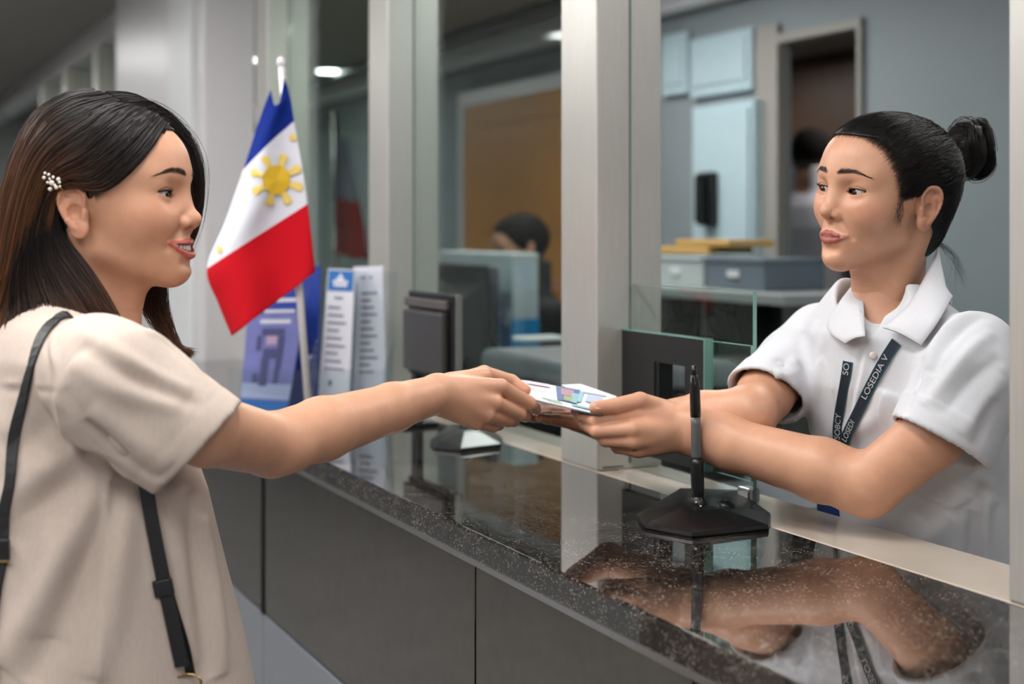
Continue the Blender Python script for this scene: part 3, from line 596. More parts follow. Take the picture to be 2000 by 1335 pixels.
    for q in fold: v.chain(q, [.0006, .0010, .0006] if sm else [.0004]*3, .010 if sm else .007, .002, True)
    v.chain(up, ur, .0040, .002); v.chain(lw, lr, .0040, .002)
    v.cone(on(0, -.029, .0016), on(0, -.0335, .0022), .0016, .0018, .005, True)   # philtrum
    v.chain(op, orr, .0009, .001, True)
    for s in (-1, 1): ear(v, s)
    # eye openings
    hu, hl = P['lid']; EW = P.get('ew', .0142)
    for c in ec:
        s = np.sign(c[1])
        def fo(X, Y, Z, c=c, s=s):
            t = ((Y-c[1])*s-.0002)/EW; q = np.clip(1-t*t, 0, 1); z = Z-c[2]-P.get('tilt', .10)*(Y-c[1])*s
            d = np.maximum(z-hu*q**.75*(1-.18*t), -hl*q-z)
            return np.maximum(np.maximum(d, (np.abs(t)-1)*EW), c[0]+.001-X).astype(np.float32)
        v.apply(fo, c-.017, c+.02, .0007, True)
        def fc(X, Y, Z, c=c, s=s):                                          # lid crease
            t = ((Y-c[1])*s-.001)/.0150; q = np.clip(1-t*t, 0, 1); z = Z-c[2]-P.get('tilt', .10)*(Y-c[1])*s-(hu+.0026)*q**.7
            r = np.sqrt((X-c[0])**2+((Y-c[1])*.93)**2+(Z-c[2])**2)
            return np.maximum(np.sqrt(z**2+(r-.0150)**2)-.0009, (np.abs(t)-.95)*.015).astype(np.float32)
        v.apply(fc, c-.02, c+.02, .0015, True)
    V, F = v.mesh(1)
    # ---- colour
    C = np.tile(SKIN*P.get('tone', 1), (len(V), 1)); x, y, z = V.T; ay = np.abs(y)
    def mix(m, col): C[:] = C*(1-m[:, None])+np.array(col)*m[:, None]
    bl = np.exp(-(((x-.06)/.03)**2+((ay-.045)/.02)**2+((z+.008)/.016)**2))*.40*(x > .02); mix(bl, np.array(lin(214, 128, 108)))
    mix(np.exp(-(((x-.10)/.012)**2+(y/.014)**2+((z+.017)/.012)**2))*.30, lin(214, 138, 116))
    mix(sstep(ay, .074, .080)*(x < .02)*(z > -.04)*.30, lin(206, 128, 104))
    dl = np.minimum(chain_dist(V, up, ur), chain_dist(V, lw, lr)); lm = sstep(dl, .0019, .0007)*(x > .06); mix(lm*.92, P['lip'])
    if sm: mix(sstep(chain_dist(V, op, orr), .0006, -.0004)*.9, lin(60, 22, 22))
    else: mix(sstep(chain_dist(V, op), .0024, .0010)*.85*(x > .06), lin(84, 36, 34))
    mix(np.exp(-(((x-.0945)/.004)**2+((ay-.0058)/.0026)**2+((z+.0245)/.0024)**2))*.8, lin(80, 40, 32))
    bw = P['brow']                                                          # eyebrow hair
    dmin = np.full(len(V), 9.); tt = np.zeros(len(V)); YZ = np.stack([np.zeros(len(V)), ay, z], 1)
    for i in range(len(bw)-1):
        d, t = seg_dist(YZ, (0, *bw[i][:2]), (0, *bw[i+1][:2])); w = bw[i][2]+(bw[i+1][2]-bw[i][2])*t; d = d-w; dmin = np.minimum(dmin, d)
    mix(sstep(dmin, .0010, -.0012)*(x > .035)*.75, lin(66, 46, 40))
    for c in ec:                                                            # lash line
        s = np.sign(c[1]); t = ((y-c[1])*s-.0002)/EW; q = np.clip(1-t*t, 0, 1); zz = z-c[2]-P.get('tilt', .10)*(y-c[1])*s
        edge = np.abs(zz-hu*q**.75*(1-.18*t)); m = (np.abs(t) < 1.12)*(np.linalg.norm(V-c, axis=1) < .0165)*(x > c[0]+.002)
        mix(sstep(edge, .0024, .0009)*m*.94, lin(30, 20, 18))
        mix(sstep(np.abs(zz+hl*q), .0015, .0004)*m*.50, lin(96, 56, 48))
        mix(np.exp(-((zz-hu-.003)/.003)**2)*m*(zz > 0)*.25, lin(150, 96, 80))
    return V, F, C, ec, op
def eyeball(c, gaze, r=.0123, n=40):
    g = np.array(gaze, float); g /= np.linalg.norm(g)
    th = np.linspace(0, PI, n); ph = np.linspace(0, 2*PI, n, endpoint=False)
    a = np.cross(g, (0, 0, 1.)); a /= np.linalg.norm(a); b = np.cross(g, a)
    bulge = 1+.045*np.exp(-(th/.42)**4)
    V = np.array([c+r*bulge[i]*(g*math.cos(t)+(a*math.cos(p)+b*math.sin(p))*math.sin(t)) for i, t in enumerate(th) for p in ph])
    F = np.array([[i*n+j, i*n+(j+1) % n, (i+1)*n+(j+1) % n, (i+1)*n+j] for i in range(n-1) for j in range(n)])
    ang = np.repeat(th, n); C = np.tile(np.array(lin(196, 184, 180)), (len(V), 1))
    C[ang < .49] = lin(40, 24, 18); C[ang < .24] = lin(6, 5, 5); C[(ang > .44) & (ang < .51)] = lin(28, 18, 16)
    return V, F, C
def lashes(c, P, ahead):
    """upper lashes along the lid edge"""
    hu, hl = P['lid']; EW = P.get('ew', .0142); s = np.sign(c[1]); rows = []
    for t in np.linspace(-.85, 1.0, 30):
        q = max(0, 1-t*t); y = c[1]+s*(t*EW+.0002); z = c[2]+hu*q**.75*(1-.18*t)+P.get('tilt', .10)*(y-c[1])*s
        rr = .0138**2-(y-c[1])**2-(z-c[2])**2; x = c[0]+math.sqrt(max(rr, 1e-8))
        L = .0045+.0025*max(t, 0); d = np.array((1., s*(.15+.75*t), .15)); d /= np.linalg.norm(d)
        p0 = np.array((x-.0004, y, z)); p1 = p0+d*L*.6+np.array((0, 0, -.0002)); p2 = p0+d*L+np.array((0, 0, .0022)); rows.append(crom([p0, p1, p2], 5))
    return np.array(rows)
def brow_hairs(P, V, s, n=170):
    """short hairs lying on the brow"""
    bw = np.array(P['brow']); sel = V[(V[:, 0] > .03) & (V[:, 1]*s > .004) & (V[:, 1]*s < .062) & (V[:, 2] > .02) & (V[:, 2] < .06)]
    out = []
    for _ in range(n):
        t = RNG.random(); b = crom_at(bw, [t])[0]; b2 = crom_at(bw, [min(t+.05, 1)])[0]; dr = (b2-b)[:2]; dr = dr/(np.linalg.norm(dr)+1e-9)
        o = RNG.uniform(-1, 1)*b[2]; y, z = b[0]-dr[1]*o, b[1]+dr[0]*o
        up = .75*(1-t)**1.5-.25*np.sign(o)*t; d = np.array((dr[0]-dr[1]*up, dr[1]+dr[0]*up)); L = RNG.uniform(.004, .0065)
        pts = []
        for k in (0, .5, 1):
            yy, zz = y+d[0]*L*k, z+d[1]*L*k; i = np.argmin((sel[:, 1]*s-yy)**2+(sel[:, 2]-zz)**2)
            pts.append((sel[i, 0]+.0004, yy*s, zz))
        out.append(crom(pts, 5))
    return np.array(out)
# ------------------------------------------------------------------ people
M_SKIN = mat_col('skin', .42, .42, sss=0, noise=.05, nscale=60, bump=.10, bscale=700)
M_EYE = mat_col('eye', .06, .6, noise=0)
M_HAIR = mat_col('hair', .46, .40, noise=.10, nscale=40)
M_TOOTH = mat('tooth', lin(232, 224, 214), .25)
M_GOLD = mat('gold', lin(214, 176, 110), .25, 1)
def frame(fwd, up=(0, 0, 1.)):
    f = np.array(fwd, float); f /= np.linalg.norm(f); l = np.cross(up, f); l /= np.linalg.norm(l); return np.stack([f, l, np.cross(f, l)], 1)
def head_frame(az, pitch, roll):
    """az: heading from +X; pitch up; roll: left ear down"""
    M = Matrix.Rotation(az, 3, 'Z') @ Matrix.Rotation(-pitch, 3, 'Y') @ Matrix.Rotation(-roll, 3, 'X'); return np.array(M)
class Head:
    def __init__(s, O, R, k): s.O = np.array(O, float); s.R = R; s.k = k
    def out(s, V): return (np.asarray(V)*s.k)@s.R.T+s.O
    def inn(s, Wp): return ((np.asarray(Wp)-s.O)@s.R)/s.k
    def px(s, x, y, yl):
        """the head-space point on the plane y=yl seen at a measured pixel"""
        c = s.inn((0, 0, CAMZ)); d = s.inn(at(x, y, 1.))-c; t = (yl-c[1])/d[1]; return c+d*t
def proj(V):
    return np.stack([CX+V[:, 0]/V[:, 1]*FPX, HY-(V[:, 2]-CAMZ)/V[:, 1]*FPX], 1)
class Cloth:
    """a garment's skin, with a way to find the spot on it seen at a measured pixel"""
    def __init__(s, V, F): s.V, s.F = V, F; s.N = normals(V, F); s.p = proj(V)
    def spot(s, x, y, r=9, off=0.):
        d = np.hypot(s.p[:, 0]-x, s.p[:, 1]-y); view = -s.V/np.linalg.norm(s.V-np.array((0, 0, CAMZ)), axis=1)[:, None]; view[:, 2] = 0
        m = d < r
        while not m.any(): r *= 1.5; m = d < r
        i = np.nonzero(m)[0]; j = i[np.argmin(s.V[i, 1]+d[i]*2e-4)]
        return s.V[j]+s.N[j]*off
    def stroke(s, pts, amp, wid, taper=True, r=9):
        """a raised (or sunk) fold or seam along the pixels pts"""
        P = crom([s.spot(*p, r=r) for p in pts], 24)
        lo, hi = P.min(0)-3*wid, P.max(0)+3*wid; m = np.nonzero(((s.V > lo) & (s.V < hi)).all(1))[0]
        best = np.full(len(m), 9.); bt = np.zeros(len(m))
        for k in range(23):
            d, t = seg_dist(s.V[m], P[k], P[k+1]); u = d < best; best[u] = d[u]; bt[u] = (k+t[u])/23
        a = amp*np.exp(-(best/wid)**2)*(np.sin(PI*np.clip(bt, 0, 1))**.6 if taper else 1)
        s.V[m] += s.N[m]*a[:, None]; return s
    def ripple(s, amp, fr, dirv, seed=0):
        d = np.array(dirv, float); a = s.V@d*fr; w = s.V*7.3
        s.V += s.N*(amp*np.sin(a+1.7*np.sin(w[:, 0]*2+seed)+1.3*np.sin(w[:, 2]*1.6+seed*2)))[:, None]
        s.N = normals(s.V, s.F); return s
def loft(ax_n, ax_u, zs, cn, cu, a, b, q=2.3):
    """a trunk of rounded sections stacked along z"""
    def fn(X, Y, Z):
        n = X*ax_n[0]+Y*ax_n[1]; u = X*ax_u[0]+Y*ax_u[1]
        A = np.interp(Z, zs, a); B = np.interp(Z, zs, b); x = np.abs((n-np.interp(Z, zs, cn))/A); y = np.abs((u-np.interp(Z, zs, cu))/B)
        return (((x**q+y**q)**(1/q)-1)*np.minimum(A, B)).astype(np.float32)
    return fn
def sleeve(v, S, hem, a, rS, ra, rh, wall, hn, k=.02):
    """a short open sleeve from the shoulder S by a to the hem, joined to the garment"""
    S, hem, a = (np.array(q, float) for q in (S, hem, a)); hn = np.array(hn, float); hn /= np.linalg.norm(hn); ext = hem+(hem-a)*.45
    c1, c2, ci = f_cone(S, a, rS, ra), f_cone(a, ext, ra, rh), f_cone(a*.55+hem*.45, hem+(hem-a)*.6, ra*.5+rh*.5-wall*1.4, rh-wall)
    def fn(X, Y, Z):
        pl = (X-hem[0])*hn[0]+(Y-hem[1])*hn[1]+(Z-hem[2])*hn[2]
        return np.maximum(np.maximum(smin(c1(X, Y, Z), c2(X, Y, Z), .012), pl), -ci(X, Y, Z)).astype(np.float32)
    m = max(rS, ra, rh); v.apply(fn, np.min([S, a, ext], 0)-m, np.max([S, a, ext], 0)+m, k); return hn
def legs(c, f, hip, m, parent):
    """trousers and shoes from the hips to the floor"""
    c = np.array(c, float); f = np.array(f, float); l = np.array((-f[1], f[0], 0)); v = Vol((c[0]-.28, c[1]-.28, .02), (c[0]+.28, c[1]+.28, hip+.08), .008); v.kpad = .05
    v.ell((c[0], c[1], hip-.06), (.15, .15, .14))
    for s in (-1, 1):
        h = c+l*s*.09; v.chain([(h[0], h[1], hip-.10), (h[0]+f[0]*.02, h[1]+f[1]*.02, .50), (h[0], h[1], .09)], [.095, .075, .065], .05, .03)
        b = h+f*.08; MB().box((b[0], b[1], .035), (.24, .085, .07), rz=math.atan2(f[1], f[0]), bev=.025).build('shoe', M_BLACKM, parent, smooth=True)
    V, F = v.mesh(2); return mesh_np('trousers', V, F, m, parent)
def join(parts):
    Vs, Fs, Cs, o = [], [], [], 0
    for V, F, C in parts: Vs.append(V); Fs.append(F+o); Cs.append(C); o += len(V)
    return np.concatenate(Vs), np.concatenate(Fs), np.concatenate(Cs)
def arm(chain, rr, palm, fingers, tone, h=.0017, extra=(), fs=1.):
    """limb + hand: chain of joints with radii; palm = list of (a,b,ra,rb); fingers = list of (joints, radii)"""
    allp = [np.array(p) for p in chain]+[np.array(j) for f in fingers for j in f[0]]
    v = Vol(np.min(allp, 0)-.06, np.max(allp, 0)+.06, h); v.kpad = .02
    v.chain(chain, rr, 0, .010)
    for q in extra: v.cone(*q, k=.015)
    for a, b, ra, rb in palm: v.cone(a, b, ra*fs, rb*fs, .0065)
    v.kpad = .006
    for js, fr in fingers: v.chain(js, [q*fs for q in fr], .0026, .0025)
    V, F = v.mesh(1)
    C = np.tile(SKIN*tone, (len(V), 1))
    for js, fr in fingers:                                                   # warmer knuckles and tips
        for i, p in enumerate(js):
            w = (.35 if i in (0, 1) else .15)*np.exp(-(np.linalg.norm(V-np.array(p), axis=1)/.011)**2) if i < len(js)-1 else .4*np.exp(-(np.linalg.norm(V-np.array(p), axis=1)/.010)**2)
            C = C*(1-w[:, None])+np.array(lin(216, 138, 112))*tone*w[:, None]
    return V, F, C
def nail(a, b, n, wid, parent, M):
    """a finger nail: small curved plate from a to b facing n"""
    a, b, n = (np.array(q, float) for q in (a, b, n)); d = b-a; L = np.linalg.norm(d); d /= L; n = n-d*(n@d); n /= np.linalg.norm(n); s = np.cross(d, n)
    V = []; K = 7
    for i in range(K):
        for j in range(K):
            t = i/(K-1); q = (j/(K-1)*2-1); ww = wid*(1-.25*(2*t-1)**4); V.append(a+d*L*t+s*q*ww-n*(q*q*wid*.45+.0004*(2*t-1)**2))
    F = [[i*K+j, i*K+j+1, (i+1)*K+j+1, (i+1)*K+j] for i in range(K-1) for j in range(K-1)]
    return mesh_np('fingernail', V, F, M, parent)
def cap_rad(vol, c, dirs, r1=.17):
    """outermost radius of the solid along directions from c"""
    R = np.full(len(dirs), .07); todo = np.ones(len(dirs), bool)
    for r in np.arange(r1, .04, -.0012):
        p = c+dirs*r; ii = np.round((p-vol.lo)/vol.h).astype(int); ok = ((ii >= 0) & (ii < vol.n)).all(1); ii = np.clip(ii, 0, vol.n-1)
        hit = todo & ok & (vol.D[ii[:, 0], ii[:, 1], ii[:, 2]] < 0); R[hit] = r; todo &= ~hit
        if not todo.any(): break
    return R
HL_Z = [-.08, -.062, -.030, -.012, .000, .008, .016, .026, .037, .05, .066, .080, .090, .098, .2]
HL_X = [-.13, -.050, -.030, -.024, -.010, .008, .022, .034, .0425, .051, .061, .071, .081, .20, .20]
def hairline(z): return np.interp(z, HL_Z, HL_X)
def face_person(name, label, P, H, loc):
    """root + the head mesh (in the room) and its colours; eyes, lashes and brows hang on the returned list"""
    V, F, C, ec, op = build_head(P)
    d = V[:, 0]-hairline(V[:, 2]); scalp = sstep(d, .003, -.016)*(V[:, 2] > -.06)*1.
    scalp = scalp*(1-((V[:, 0] > -.034) & (V[:, 0] < .012) & (V[:, 2] > -.045) & (V[:, 2] < .035) & (np.abs(V[:, 1]) > .0680)))
    nz = .5+.5*np.sin(V[:, 1]*900+V[:, 2]*700)*np.sin(V[:, 2]*1300); scalp = np.clip(scalp*(1+.25*(nz-.5)), 0, 1)*.93
    C = C*(1-scalp[:, None])+np.array(P['hair'])*scalp[:, None]
    return (H.out(V), F, C), ec, op, V
def face_bits(body, P, H, ec, V0, gaze):
    for c in ec:
        v, f, cc = eyeball(c, gaze); e = mesh_np('eye', H.out(v), f, M_EYE, body, col=cc)
        pa = lashes(c, P, None); a, b, c3 = strands(pa, .00020, .00005, np.tile(lin(20, 14, 12), (len(pa), 5, 1))); mesh_np('eyelashes', H.out(a), b, M_HAIR, body, col=c3)
    for s in (-1, 1):
        pa = brow_hairs(P, V0, s); a, b, c3 = strands(pa, .00014, .00005, np.tile(lin(64, 46, 40), (len(pa), 5, 1))); mesh_np('eyebrow', H.out(a), b, M_HAIR, body, col=c3)
# ------------------------------------------------------------------ the customer (left): cream blouse, long brown hair, reaching out
M_BLOUSE = mat('cream_linen', lin(211, 194, 182), .85, spec=.2, noise=.05, nscale=260, bump=.25, bscale=1400, stretch=(1, 1, .35))
M_STRAP = mat('black_leather', lin(30, 31, 34), .42, bump=.15, bscale=900)
M_BRASS = mat('brass', lin(190, 160, 110), .25, 1)
M_PEARL = mat('pearl', lin(238, 226, 218), .12, spec=.8, coat=.6)
P1 = dict(smile=1, lid=(.0043, .0032), ew=.0150, lip=lin(188, 90, 86), brow=[(.011, .0378, .0026), (.024, .0408, .0032), (.036, .0420, .0025), (.051, .0372, .0007)], tilt=.13, mz=-.003, cz=.005, hair=lin(30, 21, 18), tone=1.)
H1 = Head((-.469, 1.665, 1.469), head_frame(math.radians(-7), math.radians(5), 0), 1.0)
L1 = thing('person', 'smiling woman in a cream blouse with long brown hair, reaching across the counter', 'person', (-.52, 1.62, 0))
hd, ec, op1, V0 = face_person('person', '', P1, H1, None)
S1 = at(172, 712, 1.475); M1 = at(404, 838, 1.530); E1 = at(528, 868, 1.635); K1 = ah(857, 768, 1.63)
A1 = at(700, 806, 1.53)
def mid(a, b, t=.5): return np.array(a)*(1-t)+np.array(b)*t
wr = K1
mc = [ah(978, 756, 1.675), ah(966, 787, 1.662), ah(950, 809, 1.655), ah(929, 823, 1.655)]
fing = [([mc[0], ah(1034, 788, 1.700), ah(1044, 798, 1.728), ah(1036, 796, 1.750)], [.0100, .0088, .0076, .0064]),
        ([mc[1], ah(1014, 808, 1.692), ah(1026, 812, 1.722), ah(1020, 806, 1.746)], [.0102, .0088, .0076, .0064]),
        ([mc[2], ah(992, 820, 1.688), ah(1003, 822, 1.717), ah(998, 813, 1.740)], [.0098, .0084, .0072, .0062]),
        ([mc[3], ah(962, 832, 1.680), ah(974, 830, 1.704), ah(972, 820, 1.722)], [.0092, .0076, .0066, .0056]),
        ([ah(888, 752, 1.665), ah(945, 730, 1.705), ah(999, 745, 1.728), ah(1026, 762, 1.722)], [.0135, .0105, .0092, .0072])]
palm = [(mid(wr, ah(845, 755, 1.63), .4), mc[0], .020, .0105), (wr, mc[1], .020, .0108), (wr, mc[2], .020, .0105), (mid(wr, ah(850, 785, 1.63), .6), mc[3], .019, .0100),
        (ah(885, 768, 1.655), ah(962, 775, 1.69), .018, .014), (ah(880, 752, 1.655), ah(945, 735, 1.69), .016, .011)]
armR = arm([S1, M1, E1, mid(E1, K1, .28), mid(E1, K1, .7), K1], [.036, .039, .0355, .0372, .0300, .0245], palm, fing, 1.,
           extra=[(at(540, 893, 1.63), at(575, 880, 1.645), .016, .020)], fs=1.10)
S1b = np.array(W(.232, 1.855, 1.31)); armL = arm([S1b, S1b+np.array((-.02, .02, -.26)), S1b+np.array((.02, .03, -.48))], [.048, .038, .026], [], [([S1b+np.array((.02, .03, -.48)), S1b+np.array((.03, .03, -.58))], [.03, .012])], 1., h=.004)
core = Vol((-.8, 1.3, 1.2), (-.2, 1.95, 1.42), .005); core.kpad = .03
core.cone(S1, S1b, .032, .032); core.cone(np.array((-.505, 1.635, 1.37)), np.array((-.51, 1.62, 1.30)), .046, .046, .03)
cv, cf = core.mesh(1)
body = mesh_np('body', *join([hd, armR, armL, (cv, cf, np.tile(SKIN, (len(cv), 1)))])[:2], M_SKIN, L1, col=join([hd, armR, armL, (cv, cf, np.tile(SKIN, (len(cv), 1)))])[2])
tag(body, 'fair warm skin')
face_bits(body, P1, H1, ec, V0, (1, .02, .02))
# teeth on the smile
tv = MB(); opm = np.array(op1); ky = opm[4:, 1]; kx = opm[4:, 0]; kz = opm[4:, 2]
for i in range(-5, 6):
    y = i*.0047; w = .0023 if abs(i) > 1 else .0025; x = np.interp(abs(y), ky, kx)-.0048; z = np.interp(abs(y), ky, kz)+.0018
    tv.box((x, y, z), (.005, w*1.94, .0078-.0004*abs(i)), M=Matrix.Rotation(y*30, 4, 'Z'), bev=.0010)
tm = tv; bmesh.ops.recalc_face_normals(tm.bm, faces=tm.bm.faces)
for vv in tm.bm.verts: vv.co = Vector(H1.out(np.array(vv.co)))
tm.build('teeth', M_TOOTH, body, smooth=True, local=False)
bx = MB().lathe(H1.out((-.007, -.0792, -.0205)), [(.0001, -.0011), (.0011, -.0006), (.0012, .0004), (.0006, .0011), (.0001, .0012)], 12); bx.build('ear_stud', M_GOLD, body, smooth=True)
# ---- blouse
legs(W(.285, 1.69, 0), NV, .96, mat('dark_denim', lin(44, 48, 60), .85), L1)
bl = Vol((-.86, 1.30, .80), (-.16, 1.98, 1.44), .0031); bl.kpad = .05
zs = [.78, .92, 1.05, 1.15, 1.24, 1.31, 1.345, 1.365]
bl.apply(loft(NV, UV, zs, [.285, .280, .268, .258, .248, .238, .226, .218], [1.690]*8, [.185, .172, .152, .138, .116, .084, .050, .020], [.195, .185, .172, .160, .150, .135, .090, .04], 2.2), (-.86, 1.3, .8), (-.16, 1.98, 1.44)); bl.plane((0, 0, .83), (0, 0, -1)); bl.plane((0, 0, 1.372), (0, 0, 1))
bl.cone(S1+np.array((0, 0, -.012)), S1b+np.array((0, 0, -.012)), .046, .046, .035)
bl.cone(mid(S1, S1b, .28)+np.array((-.02, 0, .010)), mid(S1, S1b, .72)+np.array((-.02, 0, .010)), .036, .036, .04)
hem = at(386, 872, 1.500); sh = at(200, 742, 1.468)
hn = sleeve(bl, S1, hem, sh, .050, .0650, .0630, .0045, (.70, .10, -.68), .010)
bl.cone(H1.out((-.02, 0, -.10)), np.array((-.495, 1.635, 1.34)), .062, .056, .006, True)
V, F = bl.mesh(2)
bc = Cloth(V, F)
bc.ripple(.0022, 22, NV*.8+np.array((0, 0, .5)), 1)
st = bc.stroke
st([(125, 606), (98, 690), (104, 800), (150, 880), (225, 925)], .0035, .006, False)             # armhole seam
st([(112, 606), (86, 690), (92, 800)], -.002, .005)
st([(-60, 736), (20, 746), (98, 752)], .0020, .0035, False)                                        # yoke seam
st([(-60, 750), (20, 760), (98, 766)], -.0025, .005, False)
st([(215, 935), (208, 1050), (203, 1180), (195, 1330)], .0024, .005, False)                     # side seam
for pts, am, wd in [([(130, 700), (240, 760), (360, 790)], .004, .012), ([(150, 640), (260, 700), (380, 760)], .0035, .010), ([(180, 800), (270, 870), (330, 920)], .0045, .014),
                    ([(150, 670), (270, 735), (400, 790)], -.0035, .009), ([(160, 830), (240, 900), (310, 945)], -.003, .009), ([(120, 760), (190, 850), (250, 905)], -.004, .010),
                    ([(225, 920), (150, 1040), (60, 1200), (0, 1300)], .008, .022), ([(240, 940), (190, 1060), (120, 1210), (60, 1330)], -.007, .018),
                    ([(255, 960), (235, 1090), (215, 1240), (190, 1330)], .006, .018), ([(205, 900), (110, 960), (20, 1060)], -.007, .020), ([(190, 880), (90, 920), (0, 990)], .006, .018),
                    ([(110, 800), (60, 850), (0, 880)], -.005, .016), ([(330, 960), (350, 1100), (380, 1300)], .005, .020), ([(400, 1000), (420, 1150), (440, 1320)], .006, .018), ([(372, 960), (395, 1150), (415, 1320)], -.005, .016),
                    ([(280, 640), (330, 670), (400, 720)], .003, .008), ([(60, 1000), (120, 1100), (90, 1250)], .005, .025)]: st(pts, am*1.5, wd*.9)
# hem stitch of the sleeve
dh = (bc.V-hem)@hn; near = (np.linalg.norm(bc.V-hem, axis=1) < .11)
bc.V += bc.N*(near*(-.0005)*np.exp(-((dh+.026)/.004)**2))[:, None]
blouse = mesh_np('blouse', bc.V, F, M_BLOUSE, L1); tag(blouse, 'cream linen blouse with short wide sleeves')
bc = Cloth(bc.V, F)
# collar band at the neck
# ---- hair
HAIR_D, HAIR_B = np.array(lin(26, 19, 18)), np.array(lin(126, 79, 48))
def hair_cap(inset):
    """the hair mass on the skull: uncut (for laying strands) and cut back behind the hairline"""
    def mk():
        q = Vol((-.13, -.11, -.12), (.12, .11, .15), .0022); q.kpad = .03
        q.ell((-.008, 0, .043), (.0955, .0770, .0860)); q.ell((.030, 0, .052), (.0655, .0645, .0545), .03); q.ell((.034, 0, -.008), (.0550, .0600, .066), .03); return q
    full = mk(); cut = mk()
    cut.apply(lambda X, Y, Z: -(X-hairline(Z)+inset+0*Y).astype(np.float32), (-.13, -.11, -.12), (.12, .11, .15), .016, True)
    cut.ell((-.045, 0, -.022), (.052, .060, .056), .03)
    cut.apply(lambda X, Y, Z: (-(X+.020+0*Y+0*Z)+9*(Z > -.004)).astype(np.float32), (-.13, -.11, -.12), (.12, .11, .15), 0, True)
    for s_ in (-1, 1): cut.ell((-.012, s_*.084, .002), (.021, .024, .034), .004, True)
    return full, cut
CAPC = np.array((-.005, 0, .03))
CAPF, cut = hair_cap(.009); V, F = cut.mesh(3)
hair1 = mesh_np('hair', H1.out(V), F, M_HAIR, L1, col=np.tile(HAIR_D, (len(V), 1))); tag(hair1, 'long dark hair turning brown towards the ends, parted on top')
def lay(G, off):
    """push hair that would run inside the skull out onto it"""
    q = G.reshape(-1, 3); d = q-CAPC; r = np.linalg.norm(d, axis=1); R = cap_rad(CAPF, CAPC, d/r[:, None])+off
    w = sstep(q[:, 2], -.035, .0); rn = np.maximum(r, R); return (CAPC+d/r[:, None]*(r+(rn-r)*w)[:, None]).reshape(G.shape)
def sheet(H, guides, n, thick, m=22, seed=0, cols=(HAIR_D, HAIR_B), hl=(.2, .9), r=.00042, tipw=.012, clump=26, on_head=True):
    """strands laid between guide curves: guides = list of lists of (px, py, y in head space)"""
    rg = np.random.default_rng(seed)
    G = np.array([crom([H.px(*q) for q in g], m) for g in guides])           # (g, m, 3)
    s = np.sort(rg.random(n)); cl = np.round(s*clump)/clump; t = np.linspace(0, 1, m)
    gather = .55*t[None, :, None]**1.5
    Pp = crom_at(G, s)*(1-gather)+crom_at(G, cl)*gather; Pp = lay(Pp, .0022) if on_head else Pp
    Pp = Pp+rg.normal(size=(n, 1, 3))*thick*np.array((.6, 1, .6))*(.35+.65*np.sin(PI*np.clip(t, .05, .75)))[None, :, None]
    ph = rg.random((n, 1))*6.3; Pp[:, :, 0] += .0012*np.sin(ph+t[None, :]*7); Pp[:, :, 1] += .0010*np.sin(ph*1.7+t[None, :]*6)
    ln = 1-rg.random(n)*tipw*8; 
    br = rg.random((n, 1, 1))*.5+.5*(np.sin(cl*37+seed)[:, None, None]*.5+.5)
    g = sstep(t, hl[0], hl[1])[None, :, None]*(.25+.75*br)
    Cc = np.array(cols[0])*(1-g)+np.array(cols[1])*g; Cc = Cc*(.75+.5*rg.random((n, 1, 1)))
    rr = np.full(n, r)*(.7+.6*rg.random(n))
    return strands(Pp, rr, rr*.25, Cc)
def surf(H, guides, m=30, k=36, seed=0, cols=(HAIR_D, HAIR_B), hl=(.2, .9), inset=.003):
    """the mass under the strands: a ribbed sheet"""
    G = np.array([crom([H.px(*q) for q in g], m) for g in guides]); s = np.linspace(0, 1, k); Pp = crom_at(G, s); Pp = lay(Pp, .0035)
    Pp[:, :, 1] += inset*(1 if np.mean(Pp[:, :, 1]) < 0 else -1)+.0015*np.sin(s*80+seed)[:, None]
    idx = np.arange(k*m).reshape(k, m); F = np.stack([idx[:-1, :-1], idx[1:, :-1], idx[1:, 1:], idx[:-1, 1:]], -1).reshape(-1, 4)
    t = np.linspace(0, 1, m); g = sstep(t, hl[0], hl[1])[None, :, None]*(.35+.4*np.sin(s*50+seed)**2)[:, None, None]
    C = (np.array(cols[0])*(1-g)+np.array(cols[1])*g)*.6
    return Pp.reshape(-1, 3), F, C.reshape(-1, 3)
gA = [[(296, 268, -.006), (262, 322, -.052), (205, 372, -.076), (150, 366, -.082), (112, 376, -.084), (96, 450, -.085), (70, 560, -.080), (45, 690, -.11)],
      [(286, 246, -.004), (240, 290, -.054), (180, 332, -.080), (128, 348, -.086), (92, 385, -.088), (70, 470, -.088), (44, 580, -.083), (15, 700, -.12)],
      [(270, 226, -.003), (215, 262, -.052), (150, 302, -.082), (100, 335, -.090), (66, 400, -.092), (46, 490, -.090), (22, 600, -.083), (-12, 705, -.12)],
      [(248, 208, -.002), (190, 232, -.048), (122, 272, -.080), (75, 325, -.090), (44, 410, -.092), (24, 500, -.088), (0, 600, -.080), (-30, 705, -.10)],
      [(222, 192, .000), (160, 208, -.040), (98, 246, -.070), (54, 312, -.082), (24, 410, -.082), (4, 510, -.078), (-16, 600, -.070), (-45, 700, -.04)],
      [(195, 180, .002), (138, 190, -.026), (80, 228, -.050), (40, 300, -.062), (10, 400, -.060), (-8, 510, -.056), (-26, 600, -.05), (-55, 700, -.03)],
      [(178, 174, .006), (128, 182, -.005), (74, 218, -.020), (34, 290, -.030), (3, 400, -.030), (-14, 510, -.03), (-30, 600, -.03), (-60, 700, -.02)]]
